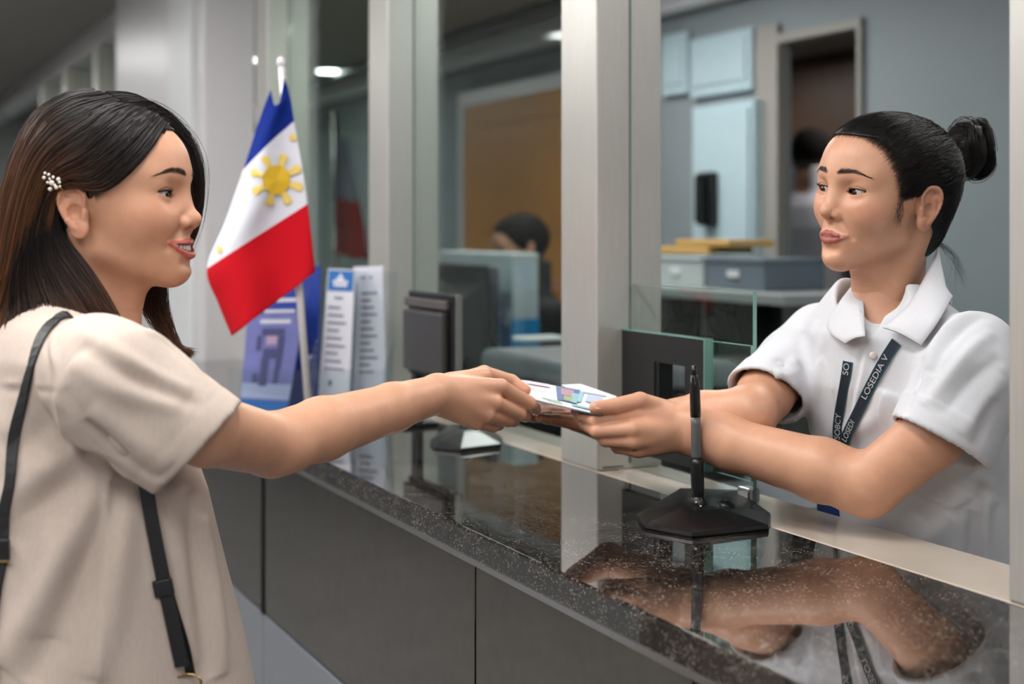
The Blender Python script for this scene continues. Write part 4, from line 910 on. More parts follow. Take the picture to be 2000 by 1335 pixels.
gB = [[(118, 366, -.082), (112, 420, -.078), (128, 470, -.075), (170, 525, -.078), (212, 590, -.082), (236, 640, -.082), (244, 690, -.07)],
      [(112, 366, -.086), (100, 425, -.083), (112, 490, -.081), (148, 545, -.084), (186, 600, -.088), (206, 640, -.085), (214, 690, -.07)],
      [(104, 366, -.088), (88, 430, -.087), (92, 500, -.086), (118, 560, -.090), (146, 608, -.100), (160, 640, -.098), (166, 690, -.08)],
      [(96, 368, -.090), (74, 440, -.090), (70, 515, -.089), (84, 570, -.092), (100, 618, -.105), (104, 650, -.105), (100, 690, -.10)],
      [(88, 372, -.090), (60, 450, -.091), (48, 530, -.090), (50, 590, -.092), (54, 640, -.105), (48, 690, -.115), (40, 740, -.11)],
      [(80, 376, -.088), (44, 460, -.090), (28, 540, -.089), (20, 610, -.088), (10, 670, -.115), (-6, 730, -.12), (-20, 770, -.11)]]
gC = [[(262, 470, .045), (262, 540, .050), (283, 600, .056), (314, 645, .06), (346, 676, .062), (379, 685, .062)],
      [(285, 470, .050), (281, 540, .055), (300, 600, .060), (325, 648, .064), (350, 682, .066), (370, 699, .066)],
      [(308, 470, .055), (303, 545, .060), (314, 600, .065), (331, 648, .069), (347, 684, .07), (355, 708, .07)],
      [(328, 470, .055), (322, 550, .060), (321, 600, .065), (329, 650, .069), (337, 690, .07), (337, 715, .07)]]
gD = [[(292, 262, .000), (330, 262, .030), (362, 300, .054), (378, 360, .060), (374, 430, .064), (352, 500, .066)],
      [(282, 240, .002), (326, 240, .032), (370, 282, .056), (390, 345, .062), (384, 425, .066), (360, 500, .068)],
      [(262, 216, .004), (312, 218, .034), (364, 262, .060), (391, 330, .068), (389, 420, .072), (364, 500, .074)],
      [(236, 196, .006), (290, 200, .036), (348, 246, .064), (384, 320, .074), (384, 420, .078), (360, 500, .080)],
      [(206, 180, .008), (262, 186, .036), (322, 232, .066), (362, 310, .078), (366, 420, .082), (345, 500, .085)]]
Hp = []
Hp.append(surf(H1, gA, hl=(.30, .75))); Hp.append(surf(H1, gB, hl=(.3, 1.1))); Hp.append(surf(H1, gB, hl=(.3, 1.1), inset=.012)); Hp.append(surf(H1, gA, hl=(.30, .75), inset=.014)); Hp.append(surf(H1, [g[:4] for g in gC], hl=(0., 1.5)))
Hp.append(sheet(H1, gA, 2600, .0022, seed=1, hl=(.16, .60))); Hp.append(sheet(H1, gB, 1500, .0030, seed=2, hl=(.25, 1.1)))
Hp.append(sheet(H1, gC, 600, .0045, seed=3, hl=(.1, .9), cols=(HAIR_D*1.6, HAIR_B))); Hp.append(sheet(H1, gD, 900, .0022, seed=4, hl=(.5, 1.6)))
Hp.append(sheet(H1, gD[1:4], 60, .0080, seed=5, hl=(.5, 1.6), r=.00022))
V, F, C = join(Hp); st_o = mesh_np('hair_strands', H1.out(V), F, M_HAIR, L1, col=C)
# ---- hair clip: a spray of pearls on a pin
clip = thing('hair_clip', 'small pearl and crystal hair clip above the ear of the customer', 'hair clip', H1.out(H1.px(105, 355, -.098)))
MB().tube([H1.out(H1.px(84, 338, -.094)), H1.out(H1.px(104, 356, -.096)), H1.out(H1.px(126, 373, -.090))], .0008, 8).build('pin', M_BRASS, clip, smooth=True)
for i, (x, y, r) in enumerate([(101, 357, .0031), (86, 347, .0021), (88, 338, .0017), (95, 341, .0018), (97, 349, .0015), (104, 346, .0017), (114, 350, .0024), (116, 356, .0018), (98, 369, .0024), (110, 366, .0022), (93, 356, .0016), (117, 364, .0014), (107, 362, .0018)]):
    c = H1.out(H1.px(x, y, -.098)); MB().lathe(c, [(r*math.sin(a), -r*math.cos(a)) for a in np.linspace(.05, PI-.05, 9)], 12).build('pearl', M_PEARL, clip, smooth=True)
# ---- bag strap over the near shoulder
bag = thing('shoulder_bag', 'black leather shoulder bag on a narrow strap worn by the woman in cream', 'bag', tuple(bc.spot(280, 960)))
def strap_path(px, off=.003): return [bc.spot(x, y, off=off) for x, y in px]
def soft(P_, w=9): return np.array([np.convolve(np.pad(P_[:, i], w//2, 'edge'), np.ones(w)/w, 'valid') for i in range(3)]).T
back = crom([bc.spot(128, 612)+np.array((.012, .022, -.012)), bc.spot(128, 612)+np.array((.004, .006, .002))]+strap_path([ (104, 622), (78, 655), (58, 710), (42, 780), (28, 860), (17, 940), (9, 1010), (3, 1080), (-12, 1150), (-20, 1240), (-16, 1330)]), 40)
nb = [bc.N[np.argmin(np.linalg.norm(bc.V-p, axis=1))] for p in back]
def strap(name, pts, w, t, parent, nrm):
    side = []
    for i, p in enumerate(pts):
        tg = pts[min(i+1, len(pts)-1)]-pts[max(i-1, 0)]; side.append(np.cross(tg, nrm[i]))
    return MB().ribbon([tuple(p) for p in pts], [tuple(s) for s in side], w, t).build(name, M_STRAP, parent, smooth=False)
strap('back_strap', back, .0125, .0022, bag, nb)
fp = strap_path([(288, 985), (300, 1035), (312, 1090), (336, 1205), (361, 1322)], .009); dz_ = fp[0]-fp[2]; fp = [fp[0]+dz_*1.5+np.array((0, .012, 0)), fp[0]+dz_*.6+np.array((0, .003, 0))]+fp; front = soft(crom(fp, 40), 13)
nf = [np.array((-.15, -1, .1))]*40
strap('front_strap', front, .0150, .0024, bag, nf)
fr2 = crom(strap_path([(330, 1140), (346, 1195), (362, 1260), (376, 1316)], .0025), 20); strap('strap_return', fr2, .0125, .0020, bag, [np.array((-.15, -1, .1))]*20)
c = bc.spot(320, 1142, off=.0075); d = bc.spot(332, 1190)-bc.spot(312, 1095); ang = math.atan2(d[0], -d[2])
MB().box(tuple(c), (.021, .006, .0185), M=Matrix.Rotation(-ang, 4, 'Y'), bev=.0022).build('strap_slider', M_STRAP, bag, smooth=True)
c = bc.spot(368, 1330, off=.006); MB().tube([c+np.array((math.cos(a)*.014, 0, math.sin(a)*.009)) for a in np.linspace(0, 2*PI, 25)], .0014, 8, False).build('ring', M_BRASS, bag, smooth=True)
rc = bc.spot(368, 1330, off=.006); rb = back[-1]; bm_ = (rc+rb)/2; MB().box((bm_[0], bm_[1]-.035, min(rc[2], rb[2])-.115), (.24, .07, .17), rz=math.atan2((rc-rb)[1], (rc-rb)[0]), bev=.02).build('bag_body', M_STRAP, bag, smooth=True)
c = bc.spot(8, 1072, off=.006); MB().box(tuple(c), (.014, .007, .024), bev=.002).build('buckle', M_STRAP, bag); MB().box(tuple(c+np.array((0, -.003, -.010))), (.016, .004, .003), bev=.0008).build('buckle_bar', M_BRASS, bag)
# ------------------------------------------------------------------ the clerk (right): white shirt, hair in a bun
M_SHIRT = mat('white_cotton', lin(214, 215, 220), .8, spec=.25, noise=.02, nscale=200, bump=.12, bscale=1600)
M_LANY = mat('navy_ribbon', lin(34, 42, 58), .6); M_LANYG = mat('green_ribbon_edge', lin(30, 84, 88), .6); M_PRINT = mat('white_print', lin(206, 210, 214), .6)
P2 = dict(smile=0, lid=(.0039, .0034), ew=.0152, lip=lin(168, 84, 78), brow=[(.011, .0385, .0024), (.023, .0410, .0029), (.035, .0420, .0024), (.050, .0370, .0007)], tilt=.10, mz=-.0055, hair=lin(20, 17, 17), tone=.97)
az2 = math.radians(-90-60)
H2 = Head((.500, 1.925, 1.4835), head_frame(az2, math.radians(4), math.radians(6)), .97)
R1 = thing('person', 'clerk woman in a white short sleeved shirt with dark hair in a bun', 'person', (.52, 1.96, 0))
hd, ec, op2, V0 = face_person('person', '', P2, H2, None)
T2 = .97
S2 = at(1905, 690, 1.785); M2 = at(1818, 852, 1.775); E2 = at(1700, 946, 1.815); K2 = ah(1335, 838, 1.715)
mc = [ah(1246, 808, 1.705), ah(1238, 838, 1.690), ah(1238, 861, 1.692), ah(1246, 878, 1.702)]
fing = [([mc[0], ah(1163, 822, 1.700), ah(1139, 812, 1.716), ah(1124, 803, 1.733)], [.0102, .0086, .0074, .0062]),
        ([mc[1], ah(1166, 842, 1.696), ah(1143, 828, 1.722), ah(1132, 812, 1.742)], [.0104, .0086, .0074, .0062]),
        ([mc[2], ah(1182, 859, 1.700), ah(1164, 842, 1.728), ah(1154, 824, 1.746)], [.0100, .0082, .0070, .0060]),
        ([mc[3], ah(1206, 873, 1.712), ah(1190, 858, 1.736), ah(1182, 842, 1.752)], [.0094, .0076, .0066, .0056]),
        ([ah(1305, 806, 1.725), ah(1250, 783, 1.705), ah(1199, 793, 1.697), ah(1163, 796, 1.690)], [.0150, .0112, .0098, .0080])]
palm = [(mid(K2, ah(1335, 815, 1.715)), mc[0], .021, .0108), (K2, mc[1], .021, .0110), (K2, mc[2], .021, .0108), (mid(K2, ah(1335, 862, 1.715)), mc[3], .020, .0102),
        (ah(1310, 822, 1.735), ah(1240, 825, 1.72), .018, .013), (ah(1315, 812, 1.725), ah(1255, 790, 1.71), .017, .0125)]
armN = arm([S2, M2, E2, mid(E2, K2, .25), mid(E2, K2, .7), ah(1350, 834, 1.713)], [.036, .040, .0380, .0410, .0340, .0275], palm, fing, T2,
           extra=[(ah(1338, 824, 1.715), ah(1420, 848, 1.69), .0225, .0275), (ah(1338, 856, 1.715), ah(1420, 876, 1.69), .0205, .0265), (at(1690, 985, 1.81), at(1660, 970, 1.818), .014, .018)], fs=1.11)
S3 = at(1600, 655, 2.08); M3 = at(1494, 770, 1.985); E3 = at(1466, 806, 1.935); K3 = ah(1190, 836, 1.86)
mc3 = [ah(1112, 797, 1.845), ah(1108, 808, 1.830), ah(1112, 818, 1.815), ah(1122, 826, 1.805)]
fing3 = [([mc3[0], ah(1064, 793, 1.825), ah(1035, 794, 1.805), ah(1012, 798, 1.790)], [.0100, .0086, .0074, .0062]),
         ([mc3[1], ah(1058, 806, 1.805), ah(1028, 808, 1.785), ah(1004, 810, 1.770)], [.0102, .0086, .0074, .0062]),
         ([mc3[2], ah(1068, 814, 1.785), ah(1042, 814, 1.765), ah(1022, 812, 1.752)], [.0098, .0082, .0070, .0060]),
         ([mc3[3], ah(1088, 820, 1.780), ah(1068, 818, 1.764), ah(1054, 815, 1.752)], [.0092, .0076, .0066, .0056]),
         ([ah(1175, 822, 1.87), ah(1140, 800, 1.885), ah(1112, 788, 1.875), ah(1092, 784, 1.862)], [.0140, .0108, .0094, .0076])]
palm3 = [(K3, m, .019, .0102) for m in mc3]+[(ah(1170, 826, 1.865), ah(1122, 812, 1.84), .017, .013)]
armF = arm([S3, M3, E3, mid(E3, K3, .3), mid(E3, K3, .72), K3], [.036, .038, .0355, .0365, .0285, .0225], palm3, fing3, T2, fs=1.11)
core = Vol((.25, 1.6, 1.15), (.75, 2.25, 1.42), .004); core.kpad = .03
core.cone(S2, S3, .040, .040); NB2 = np.array((.512, 1.945, 1.34))
core.cone(H2.out((-.037, 0, -.10)), NB2, .042, .048, .03); core.cone(H2.out((-.002, 0, -.14)), at(1712, 700, 1.925), .026, .036, .03); core.cone(NB2+np.array((.005, .005, -.07)), NB2+np.array((.03, .03, -.15)), .06, .09, .04)
cv, cf = core.mesh(2)
V, F, C = join([hd, armN, armF, (cv, cf, np.tile(SKIN*T2, (len(cv), 1)))])
body = mesh_np('body', V, F, M_SKIN, R1, col=C); tag(body, 'warm tan skin')
face_bits(body, P2, H2, ec, V0, (1, -.17, -.18))
nm = mat('nail', lin(232, 176, 158), .2)
nail(ah(1180, 789, 1.688), ah(1161, 792, 1.683), (-.1, -.6, .8), .0052, body, nm)
MB().lathe(H2.out((-.007, .0792, -.0205)), [(.0001, -.0011), (.0011, -.0006), (.0012, .0004), (.0006, .0011), (.0001, .0012)], 12).build('ear_stud', M_STEEL, body, smooth=True)
# ---- shirt
legs(W(1.41, 1.5345, 0), -NV, .98, mat('navy_trousers', lin(34, 38, 52), .85), R1)
sv = Vol((.18, 1.52, .84), (.92, 2.32, 1.44), .0031); sv.kpad = .05
zs = [.88, 1.0, 1.08, 1.16, 1.24, 1.31, 1.355, 1.40]
sv.apply(loft(NV, UV, zs, [1.400, 1.392, 1.380, 1.360, 1.328, 1.300, 1.292, 1.288], [1.5345]*8, [.130, .128, .126, .124, .112, .086, .060, .03], [.175, .175, .175, .174, .168, .145, .100, .05], 2.2), (.18, 1.52, .84), (.92, 2.32, 1.44)); sv.plane((0, 0, .87), (0, 0, -1)); sv.plane((0, 0, 1.385), (0, 0, 1))
sv.cone(S2+np.array((0, 0, -.006)), S3+np.array((0, 0, -.006)), .046, .046, .035)
sv.cone(mid(S2, S3, .3)+np.array((0, 0, .008)), mid(S2, S3, .7)+np.array((0, 0, .008)), .036, .036, .04)
hem2 = at(1836, 866, 1.765); hem3 = at(1495, 772, 1.985)
h2n = sleeve(sv, S2, hem2, at(1895, 740, 1.772), .053, .066, .0655, .0045, (-.52, -.12, -.84)); h3n = sleeve(sv, S3, hem3, at(1558, 712, 2.045), .045, .056, .0545, .0045, (-.42, -.62, -.66))
sv.cone(H2.out((-.03, 0, -.09)), NB2+np.array((-.005, -.004, .008)), .066, .062, .010, True)
sv.cone(at(1728, 565, 1.90), at(1698, 638, 1.86), .032, .010, .006, True); sv.cone(at(1728, 565, 1.86), at(1694, 643, 1.80), .030, .007, .005, True)
V, F = sv.mesh(2); sc = Cloth(V, F); sc.ripple(.0010, 24, UV*.7+np.array((0, 0, .6)), 3); st = sc.stroke
for pts, am, wd in [([(1690, 670), (1672, 760), (1655, 870), (1645, 980)], .003, .006), ([(1680, 670), (1660, 760), (1643, 870)], -.002, .004),
                    ([(1940, 640), (1870, 700), (1800, 790)], .0045, .010), ([(1960, 690), (1890, 740), (1830, 810)], -.004, .010), ([(1965, 730), (1920, 790), (1880, 850)], .005, .012), ([(1950, 780), (1925, 830), (1905, 870)], -.004, .009), ([(1930, 610), (1860, 650), (1815, 730)], -.004, .009), ([(1900, 590), (1840, 640), (1800, 720)], .004, .010),
                    ([(1800, 690), (1775, 760), (1760, 810)], -.005, .009), ([(1560, 640), (1530, 700), (1480, 735)], -.004, .010), ([(1590, 620), (1555, 700), (1530, 760)], .0035, .010), ([(1600, 680), (1575, 780), (1570, 860)], -.003, .010), ([(1605, 640), (1590, 760), (1585, 870)], .003, .012), ([(1570, 720), (1520, 735), (1470, 730)], .003, .006),
                    ([(1720, 760), (1700, 820), (1640, 850)], .004, .016), ([(1880, 960), (1820, 1040), (1760, 1080)], .006, .016), ([(1900, 1000), (1880, 1080), (1860, 1130)], -.005, .012), ([(1930, 930), (1920, 1020), (1930, 1110)], .006, .012), ([(1950, 980), (1945, 1060), (1955, 1120)], -.005, .010), ([(1790, 1010), (1760, 1050), (1700, 1070)], .004, .014), ([(1940, 880), (1900, 960), (1850, 1010)], -.004, .010)]: st(pts, am*1.4, wd*.9)
for hm, hn, wdh in ((hem2, h2n, .034), (hem3, h3n, .036)):
    dh = (sc.V-hm)@hn; near = np.linalg.norm(sc.V-hm, axis=1) < .105; sc.V += sc.N*(near*(.0016*sstep(dh, -wdh-.001, -wdh+.001)))[:, None]
shirt = mesh_np('shirt', sc.V, F, M_SHIRT, R1); tag(shirt, 'white cotton shirt with pointed collar')
sc = Cloth(sc.V, F)
def leaf(name, inner, outer, mat_, parent, t=.0022, m=14, k=8, bul=.004):
    """a sheet between two edges, bulging and with thickness"""
    A = crom(inner, m); B = crom(outer, m); s = np.linspace(0, 1, k)[:, None, None]; G = A[None]*(1-s)+B[None]*s
    nn = np.cross(A[-1]-A[0], B[m//2]-A[m//2]); nn /= np.linalg.norm(nn); nn = nn*(-1 if nn[1] > 0 else 1)
    G = G+nn*bul*np.sin(PI*s); Vt = np.concatenate([G.reshape(-1, 3), (G-nn*t).reshape(-1, 3)]); K = m*k; idx = np.arange(K).reshape(k, m)
    q = np.stack([idx[:-1, :-1], idx[:-1, 1:], idx[1:, 1:], idx[1:, :-1]], -1).reshape(-1, 4); F = [q, q[:, ::-1]+K]
    per = np.concatenate([idx[0], idx[1:, -1], idx[-1, -2::-1], idx[-2:0:-1, 0]]); nx = np.roll(per, -1); F.append(np.stack([per, per+K, nx+K, nx], 1))
    o = mesh_np(name, Vt, np.concatenate(F), mat_, parent); return o
def lift(x, y, o, zc): q = sc.spot(x, y, off=o); return q if q[1] < zc else at(x, y, zc)
leaf('collar', [at(1832, 482, 1.935), at(1806, 540, 1.872), lift(1768, 600, .009, 1.838), lift(1724, 638, .007, 1.824)], [lift(1870, 540, .008, 1.90), lift(1860, 578, .008, 1.835), lift(1834, 630, .008, 1.800), lift(1802, 674, .008, 1.785)], M_SHIRT, R1)
leaf('collar', [at(1690, 531, 1.965), at(1686, 570, 1.925), at(1687, 615, 1.880), at(1689, 655, 1.835)], [lift(1664, 557, .006, 1.99), lift(1640, 592, .007, 1.965), lift(1616, 640, .008, 1.93), lift(1650, 670, .007, 1.868)], M_SHIRT, R1, bul=.003)
for x, y in ((1702, 692),):
    c = sc.spot(x, y, off=.0040); MB().lathe(tuple(c), [(.0001, -.0012), (.0050, -.0010), (.0054, .0), (.0040, .0010), (.0001, .0006)], 16, M=Matrix.Rotation(PI/2, 4, 'X')).build('button', M_PEARL, R1, smooth=True)
# ---- hair: cap drawn back into a bun
HD2, HB2 = np.array(lin(21, 18, 18)), np.array(lin(52, 42, 38))
_, cut = hair_cap(.011); cut.kpad = .03; cut.ell((-.048, 0, .045), (.066, .066, .070), .03); V, F = cut.mesh(3); hair2 = mesh_np('hair', H2.out(V), F, M_HAIR, R1, col=np.tile(HD2, (len(V), 1))); tag(hair2, 'black hair drawn back tightly')
bun_c = H2.px(1895, 292, -.012); cc = np.array((-.005, 0, .03))
loop = np.array([(.080, 0, .090), (.076, .022, .0885), (.066, .044, .080), (.056, .060, .064), (.047, .068, .045), (.040, .071, .028), (.034, .072, .014), (.020, .074, .026), (.004, .076, .040), (-.014, .077, .042), (-.030, .075, .028), (-.038, .070, .002), (-.042, .062, -.025), (-.050, .050, -.046), (-.066, .026, -.056), (-.076, 0, -.058)])
def slick(n, s, seed):
    rg = np.random.default_rng(seed); m = 20
    L = crom_at(loop, rg.random(n)); L[:, 1] *= s; L = L+rg.normal(size=L.shape)*.0032
    d0 = L-cc; d0 /= np.linalg.norm(d0, axis=1)[:, None]; e = bun_c+np.array((.030, 0, 0))+rg.normal(size=(n, 3))*.010-cc; e /= np.linalg.norm(e, axis=1)[:, None]
    om = np.arccos(np.clip((d0*e).sum(1), -1, 1))[:, None, None]; t = np.linspace(0, 1, m)[None, :, None]
    D = (np.sin((1-t)*om)*d0[:, None]+np.sin(t*om)*e[:, None])/np.sin(om)
    lift = .020*np.sin(PI*t)*(d0[:, 2:3, None]*0+(L[:, 2] > .06)[:, None, None]*.25); D = D+np.array((0, 0, 1))*lift; D /= np.linalg.norm(D, axis=2)[:, :, None]
    R = cap_rad(CAPF, cc, D.reshape(-1, 3)).reshape(n, m); k_ = np.array([1, 4, 6, 4, 1])/16.
    Rp = np.pad(R, ((0, 0), (2, 2)), 'edge'); R = sum(k_[i]*Rp[:, i:i+m] for i in range(5))
    bk = cap_rad(cut, cc, D.reshape(-1, 3)).reshape(n, m); R = np.maximum(R, bk)
    R = R+rg.random((n, 1))*.0022+.0010-.0030*np.clip(1-t[:, :, 0]*5, 0, 1)+.0008*np.sin(rg.random((n, 1))*40+t[:, :, 0]*5)
    Pp = cc+D*R[:, :, None]; b = rg.random((n, 1, 1)); g = (b**3)*.7
    return strands(Pp, np.full(n, .00010), np.full(n, .00058), (HD2*(1-g)+HB2*g)*np.ones((1, m, 1))*(.7+.6*rg.random((n, 1, 1))))
Hp = [slick(2600, 1, 11), slick(1300, -1, 12)]
# the bun: coils wound round a core
rg = np.random.default_rng(5); paths = []
B0 = np.array(bun_c); ax = np.array((-1., .15, .12)); ax /= np.linalg.norm(ax); e1 = np.cross(ax, (0, 0, 1.)); e1 /= np.linalg.norm(e1); e2 = np.cross(ax, e1)
for i in range(1500):
    R0 = rg.uniform(.010, .032); ph = rg.random()*6.28; tl = np.linspace(0, 1, 20); tw = rg.uniform(2.5, 4.2); a = ph+tl*tw; fr = R0/.034
    q = rg.normal()*.10; hgt = .024*np.sqrt(np.clip(1-(fr*.92)**2, 0, 1))*(1 if rg.random() < .7 else -.8); wob = .0035*np.sin(a*2+ph)+.003*np.sin(3*a)
    rad = R0*(1+q)+.003*np.sin(a*1.5+i % 7)
    paths.append(B0+ax*(hgt+wob)[:, None]+(e1*np.cos(a)[:, None]*1.0+e2*np.sin(a)[:, None]*1.22)*rad[:, None])
paths = np.array(paths); g = (rg.random((1500, 1, 1))**3)*.7; Hp.append(strands(paths, np.full(1500, .00055), np.full(1500, .0004), (HD2*(1-g)+HB2*g)*np.ones((1, 20, 1))*(.7+.6*rg.random((1500, 1, 1)))))
# loose wisps: temple, nape
wis = []
for i in range(26):
    y0 = .070; p = [np.array((.036+rg.normal()*.004, y0, .012+rg.normal()*.006)), np.array((.036+rg.normal()*.004, y0+.002, -.004)), np.array((.033+rg.normal()*.005, y0-.002, -.018-rg.random()*.012))]; wis.append(crom(p, 10))
for i in range(26):
    a = H2.px(1825+rg.normal()*8, 470, .02); b = H2.px(1862+rg.normal()*8, 500, .02); c = H2.px(1880+rg.normal()*10, 545+rg.normal()*10, .02); wis.append(crom([a, b, c], 10))
wis = np.array(wis); Hp.append(strands(wis, np.full(len(wis), .00017), np.full(len(wis), .00008), np.tile(HD2*1.3, (len(wis), 10, 1))))
V, F, C = join(Hp); mesh_np('hair_strands', H2.out(V), F, M_HAIR, R1, col=C)
bv = Vol(B0-.05, B0+.05, .002); bv.kpad = .02
bv.apply(lambda X, Y, Z: f_ell((0, 0, 0), (.019, .027, .033))((X-B0[0])*ax[0]+(Y-B0[1])*ax[1]+(Z-B0[2])*ax[2], (X-B0[0])*e1[0]+(Y-B0[1])*e1[1]+(Z-B0[2])*e1[2], (X-B0[0])*e2[0]+(Y-B0[1])*e2[1]+(Z-B0[2])*e2[2]), B0-.045, B0+.045)
for k in range(5): a = k*1.3; bv.chain([B0+ax*.010*(1 if k % 2 else .4)+(e1*math.cos(a+q)+e2*1.2*math.sin(a+q))*.022 for q in (0, .6, 1.2, 1.8)], [.006, .009, .009, .006], .006, .006)
V, F = bv.mesh(2); b_o = mesh_np('hair_bun', H2.out(V), F, M_HAIR, R1, col=np.tile(HD2, (len(V), 1)))
# ---- lanyard with badge
lan = thing('lanyard', 'navy lanyard with green edges and white lettering around the neck of the clerk', 'lanyard', tuple(sc.spot(1640, 860)))
def lany(px, w):
    P_ = crom([sc.spot(x, y, off=.0035) for x, y in px], 34); P_ = np.array([np.convolve(np.pad(P_[:, i], 3, 'edge'), np.ones(7)/7, 'valid') for i in range(3)]).T
    nn = [np.array((-.45, -.85, .25))]*34; side = [np.cross(P_[min(i+1, 33)]-P_[max(i-1, 0)], nn[i]) for i in range(34)]
    MB().ribbon([tuple(p) for p in P_], side, w, .0012).build('ribbon', M_LANY, lan)
    for s in (-1, 1):
        e = [p+s*np.array(q)/np.linalg.norm(q)*w*.46 for p, q in zip(P_, side)]; MB().ribbon([tuple(p) for p in e], side, w*.09, .0018).build('ribbon_edge', M_LANYG, lan)
    return P_, side
def glyphs(P_, side, i0, i1, text, w, parent):
    """small printed letters along the ribbon"""
    cu = bpy.data.curves.new('print', 'FONT'); cu.body = text; cu.size = 1; cu.align_x = 'CENTER'; cu.align_y = 'CENTER'; ob = bpy.data.objects.new('print', cu)
    dg = bpy.context.evaluated_depsgraph_get(); COL.objects.link(ob); dg.update(); me = bpy.data.meshes.new_from_object(ob.evaluated_get(dg)); COL.objects.unlink(ob); bpy.data.objects.remove(ob)
    co = np.zeros(len(me.vertices)*3); me.vertices.foreach_get('co', co); co = co.reshape(-1, 3); span = co[:, 0].max()-co[:, 0].min()+1e-6
    a, b = np.array(P_[i0]), np.array(P_[i1]); d = b-a; L = np.linalg.norm(d); d /= L; s = np.array(side[(i0+i1)//2]); s = s-d*(s@d); s /= np.linalg.norm(s); n = np.cross(d, s); n = n*(-1 if n[1] > 0 else 1); s = np.cross(n, d)
    me.vertices.foreach_set('co', ((a+b)/2+np.outer(co[:, 0]/span*L, d)+np.outer(co[:, 1]*w, s)+n*.0030-np.array(parent.location)).ravel()); me.materials.append(M_PRINT)
    o = bpy.data.objects.new('lettering', me); link(o, parent)
pa, sa = lany([(1748, 660), (1722, 705), (1692, 762), (1665, 815), (1650, 850), (1640, 885)], .0140)
pb, sb = lany([(1652, 705), (1646, 745), (1638, 800), (1633, 845), (1634, 885)], .0130)
glyphs(pa, sa, 15, 5, 'LOSEDIA V', .011, lan); glyphs(pa, sa, 28, 21, 'LOSEDI', .011, lan); glyphs(pb, sb, 29, 18, 'VSOBCY', .011, lan); glyphs(pb, sb, 6, 1, 'SO', .011, lan)
badge = thing('id_badge', 'blue identity badge hanging below the elbow of the clerk', 'badge', tuple(sc.spot(1628, 1010)))
c = sc.spot(1626, 1000, off=.006); MB().box(tuple(c), (.046, .003, .07), M=Matrix.Rotation(RZ+PI/2+.5, 4, 'Z'), bev=.001).build('card', mat('badge_blue', lin(36, 66, 128), .35), badge); MB().box(tuple(c+np.array((-.0012, -.0024, -.012))), (.040, .002, .012), M=Matrix.Rotation(RZ+PI/2+.5, 4, 'Z')).build('card_print', M_PRINT, badge)
MB().tube([tuple(sc.spot(1637, 880, off=.004)), tuple(c+np.array((0, 0, .035)))], .003, 8).build('clasp', M_STEEL, badge)
# ------------------------------------------------------------------ the office behind the glass
def monitor(label, x0, x1, y0, y1, n, tilt, bulge):
    """seen from behind: shell, rear bulge, bright bezel edge, stand"""
    ua, ub = u_of(x1, n), u_of(x0, n); Z = float((np.array(W(n, (ua+ub)/2, 0)))[1]); z1 = CAMZ-(y0-HY)*Z/FPX; z0 = CAMZ-(y1-HY)*Z/FPX
    o = thing('monitor', label, 'monitor', W(n, (ua+ub)/2, ZD)); 
    MB().slab(n, n+.028, ua, ub, z0, z1, .006).build('shell', M_BLACK, o); MB().slab(n+.026, n+.034, ua+.008, ub-.008, z0+.012, z1-.012).build('screen', mat('screen', lin(60, 80, 100), .1), o)
    b = MB(); bm = b.bm; iu, iz = (ub-ua)*.16, (z1-z0)*.15
    pts = [[(n, ua+iu*.4, z0+iz*.5), (n, ub-iu*.4, z0+iz*.5), (n, ub-iu*.4, z1-iz), (n, ua+iu*.4, z1-iz)], [(n-bulge, ua+iu*1.6, z0+iz), (n-bulge, ub-iu*1.6, z0+iz), (n-bulge, ub-iu*1.6, z1-iz*2.2), (n-bulge, ua+iu*1.6, z1-iz*2.2)]]
    R = [[bm.verts.new(W(*q)) for q in p] for p in pts]; bm.faces.new(R[1]); bm.faces.new(R[0][::-1]); [bm.faces.new((R[0][i], R[0][(i+1) % 4], R[1][(i+1) % 4], R[1][i])) for i in range(4)]
    b.build('rear_housing', mat('housing', lin(58, 58, 60), .35), o); MB().slab(n+.004, n+.030, ua-.006, ua-.0005, z0, z1, .002).build('bezel_edge', M_STEEL if tilt else M_BLACK, o)
    MB().slab(n-.01, n+.02, (ua+ub)/2-.03, (ua+ub)/2+.03, ZD+.01, z0+.02).build('neck', M_BLACK, o); MB().slab(n-.09, n+.09, (ua+ub)/2-.12, (ua+ub)/2+.12, ZD, ZD+.012, .004).build('stand_foot', M_BLACK, o); return o
un0, un1 = u_of(888, 1.05), u_of(800, 1.05); o = thing('customer_display', 'small black display with a silver edge on the granite before the glass', 'display', W(1.05, un1-.05, ZC)); Zq = W(1.05, (un0+un1)/2, 0)[1]; q0, q1 = CAMZ-(738-HY)*Zq/FPX, CAMZ-(571-HY)*Zq/FPX
MB().slab(1.046, 1.062, un0, un1, q0, q1, .004).build('shell', M_BLACK, o); MB().slab(1.050, 1.064, un0-.005, un0, q0, q1, .001).build('silver_edge', M_STEEL, o)
MB().slab(1.030, 1.047, un0+.02, un1-.01, q0+.01, q1-.035, .006).build('rear_housing', mat('housing', lin(66, 64, 62), .3), o); MB().slab(1.036, 1.046, un0+.012, un1-.004, q1-.030, q1-.012, .003).build('vent_strip', mat('vent', lin(86, 80, 74), .4), o)
MB().slab(1.046, 1.060, un1-.05, un1-.02, ZC+.008, q0+.01).build('neck', M_BLACK, o); MB().slab(1.015, 1.09, un1-.06, un1+.03, ZC, ZC+.009, .003).build('stand_foot', M_BLACK, o)
monitor('taller black monitor behind the silver edged one', 845, 955, 516, 720, 1.72, False, .04)
pn = 1.42; o = thing('printer', 'grey topped black office printer beside the pillar', 'printer', W(pn, u_of(1010, pn), ZD)); u0, u1 = u_of(1150, pn), u_of(925, pn)
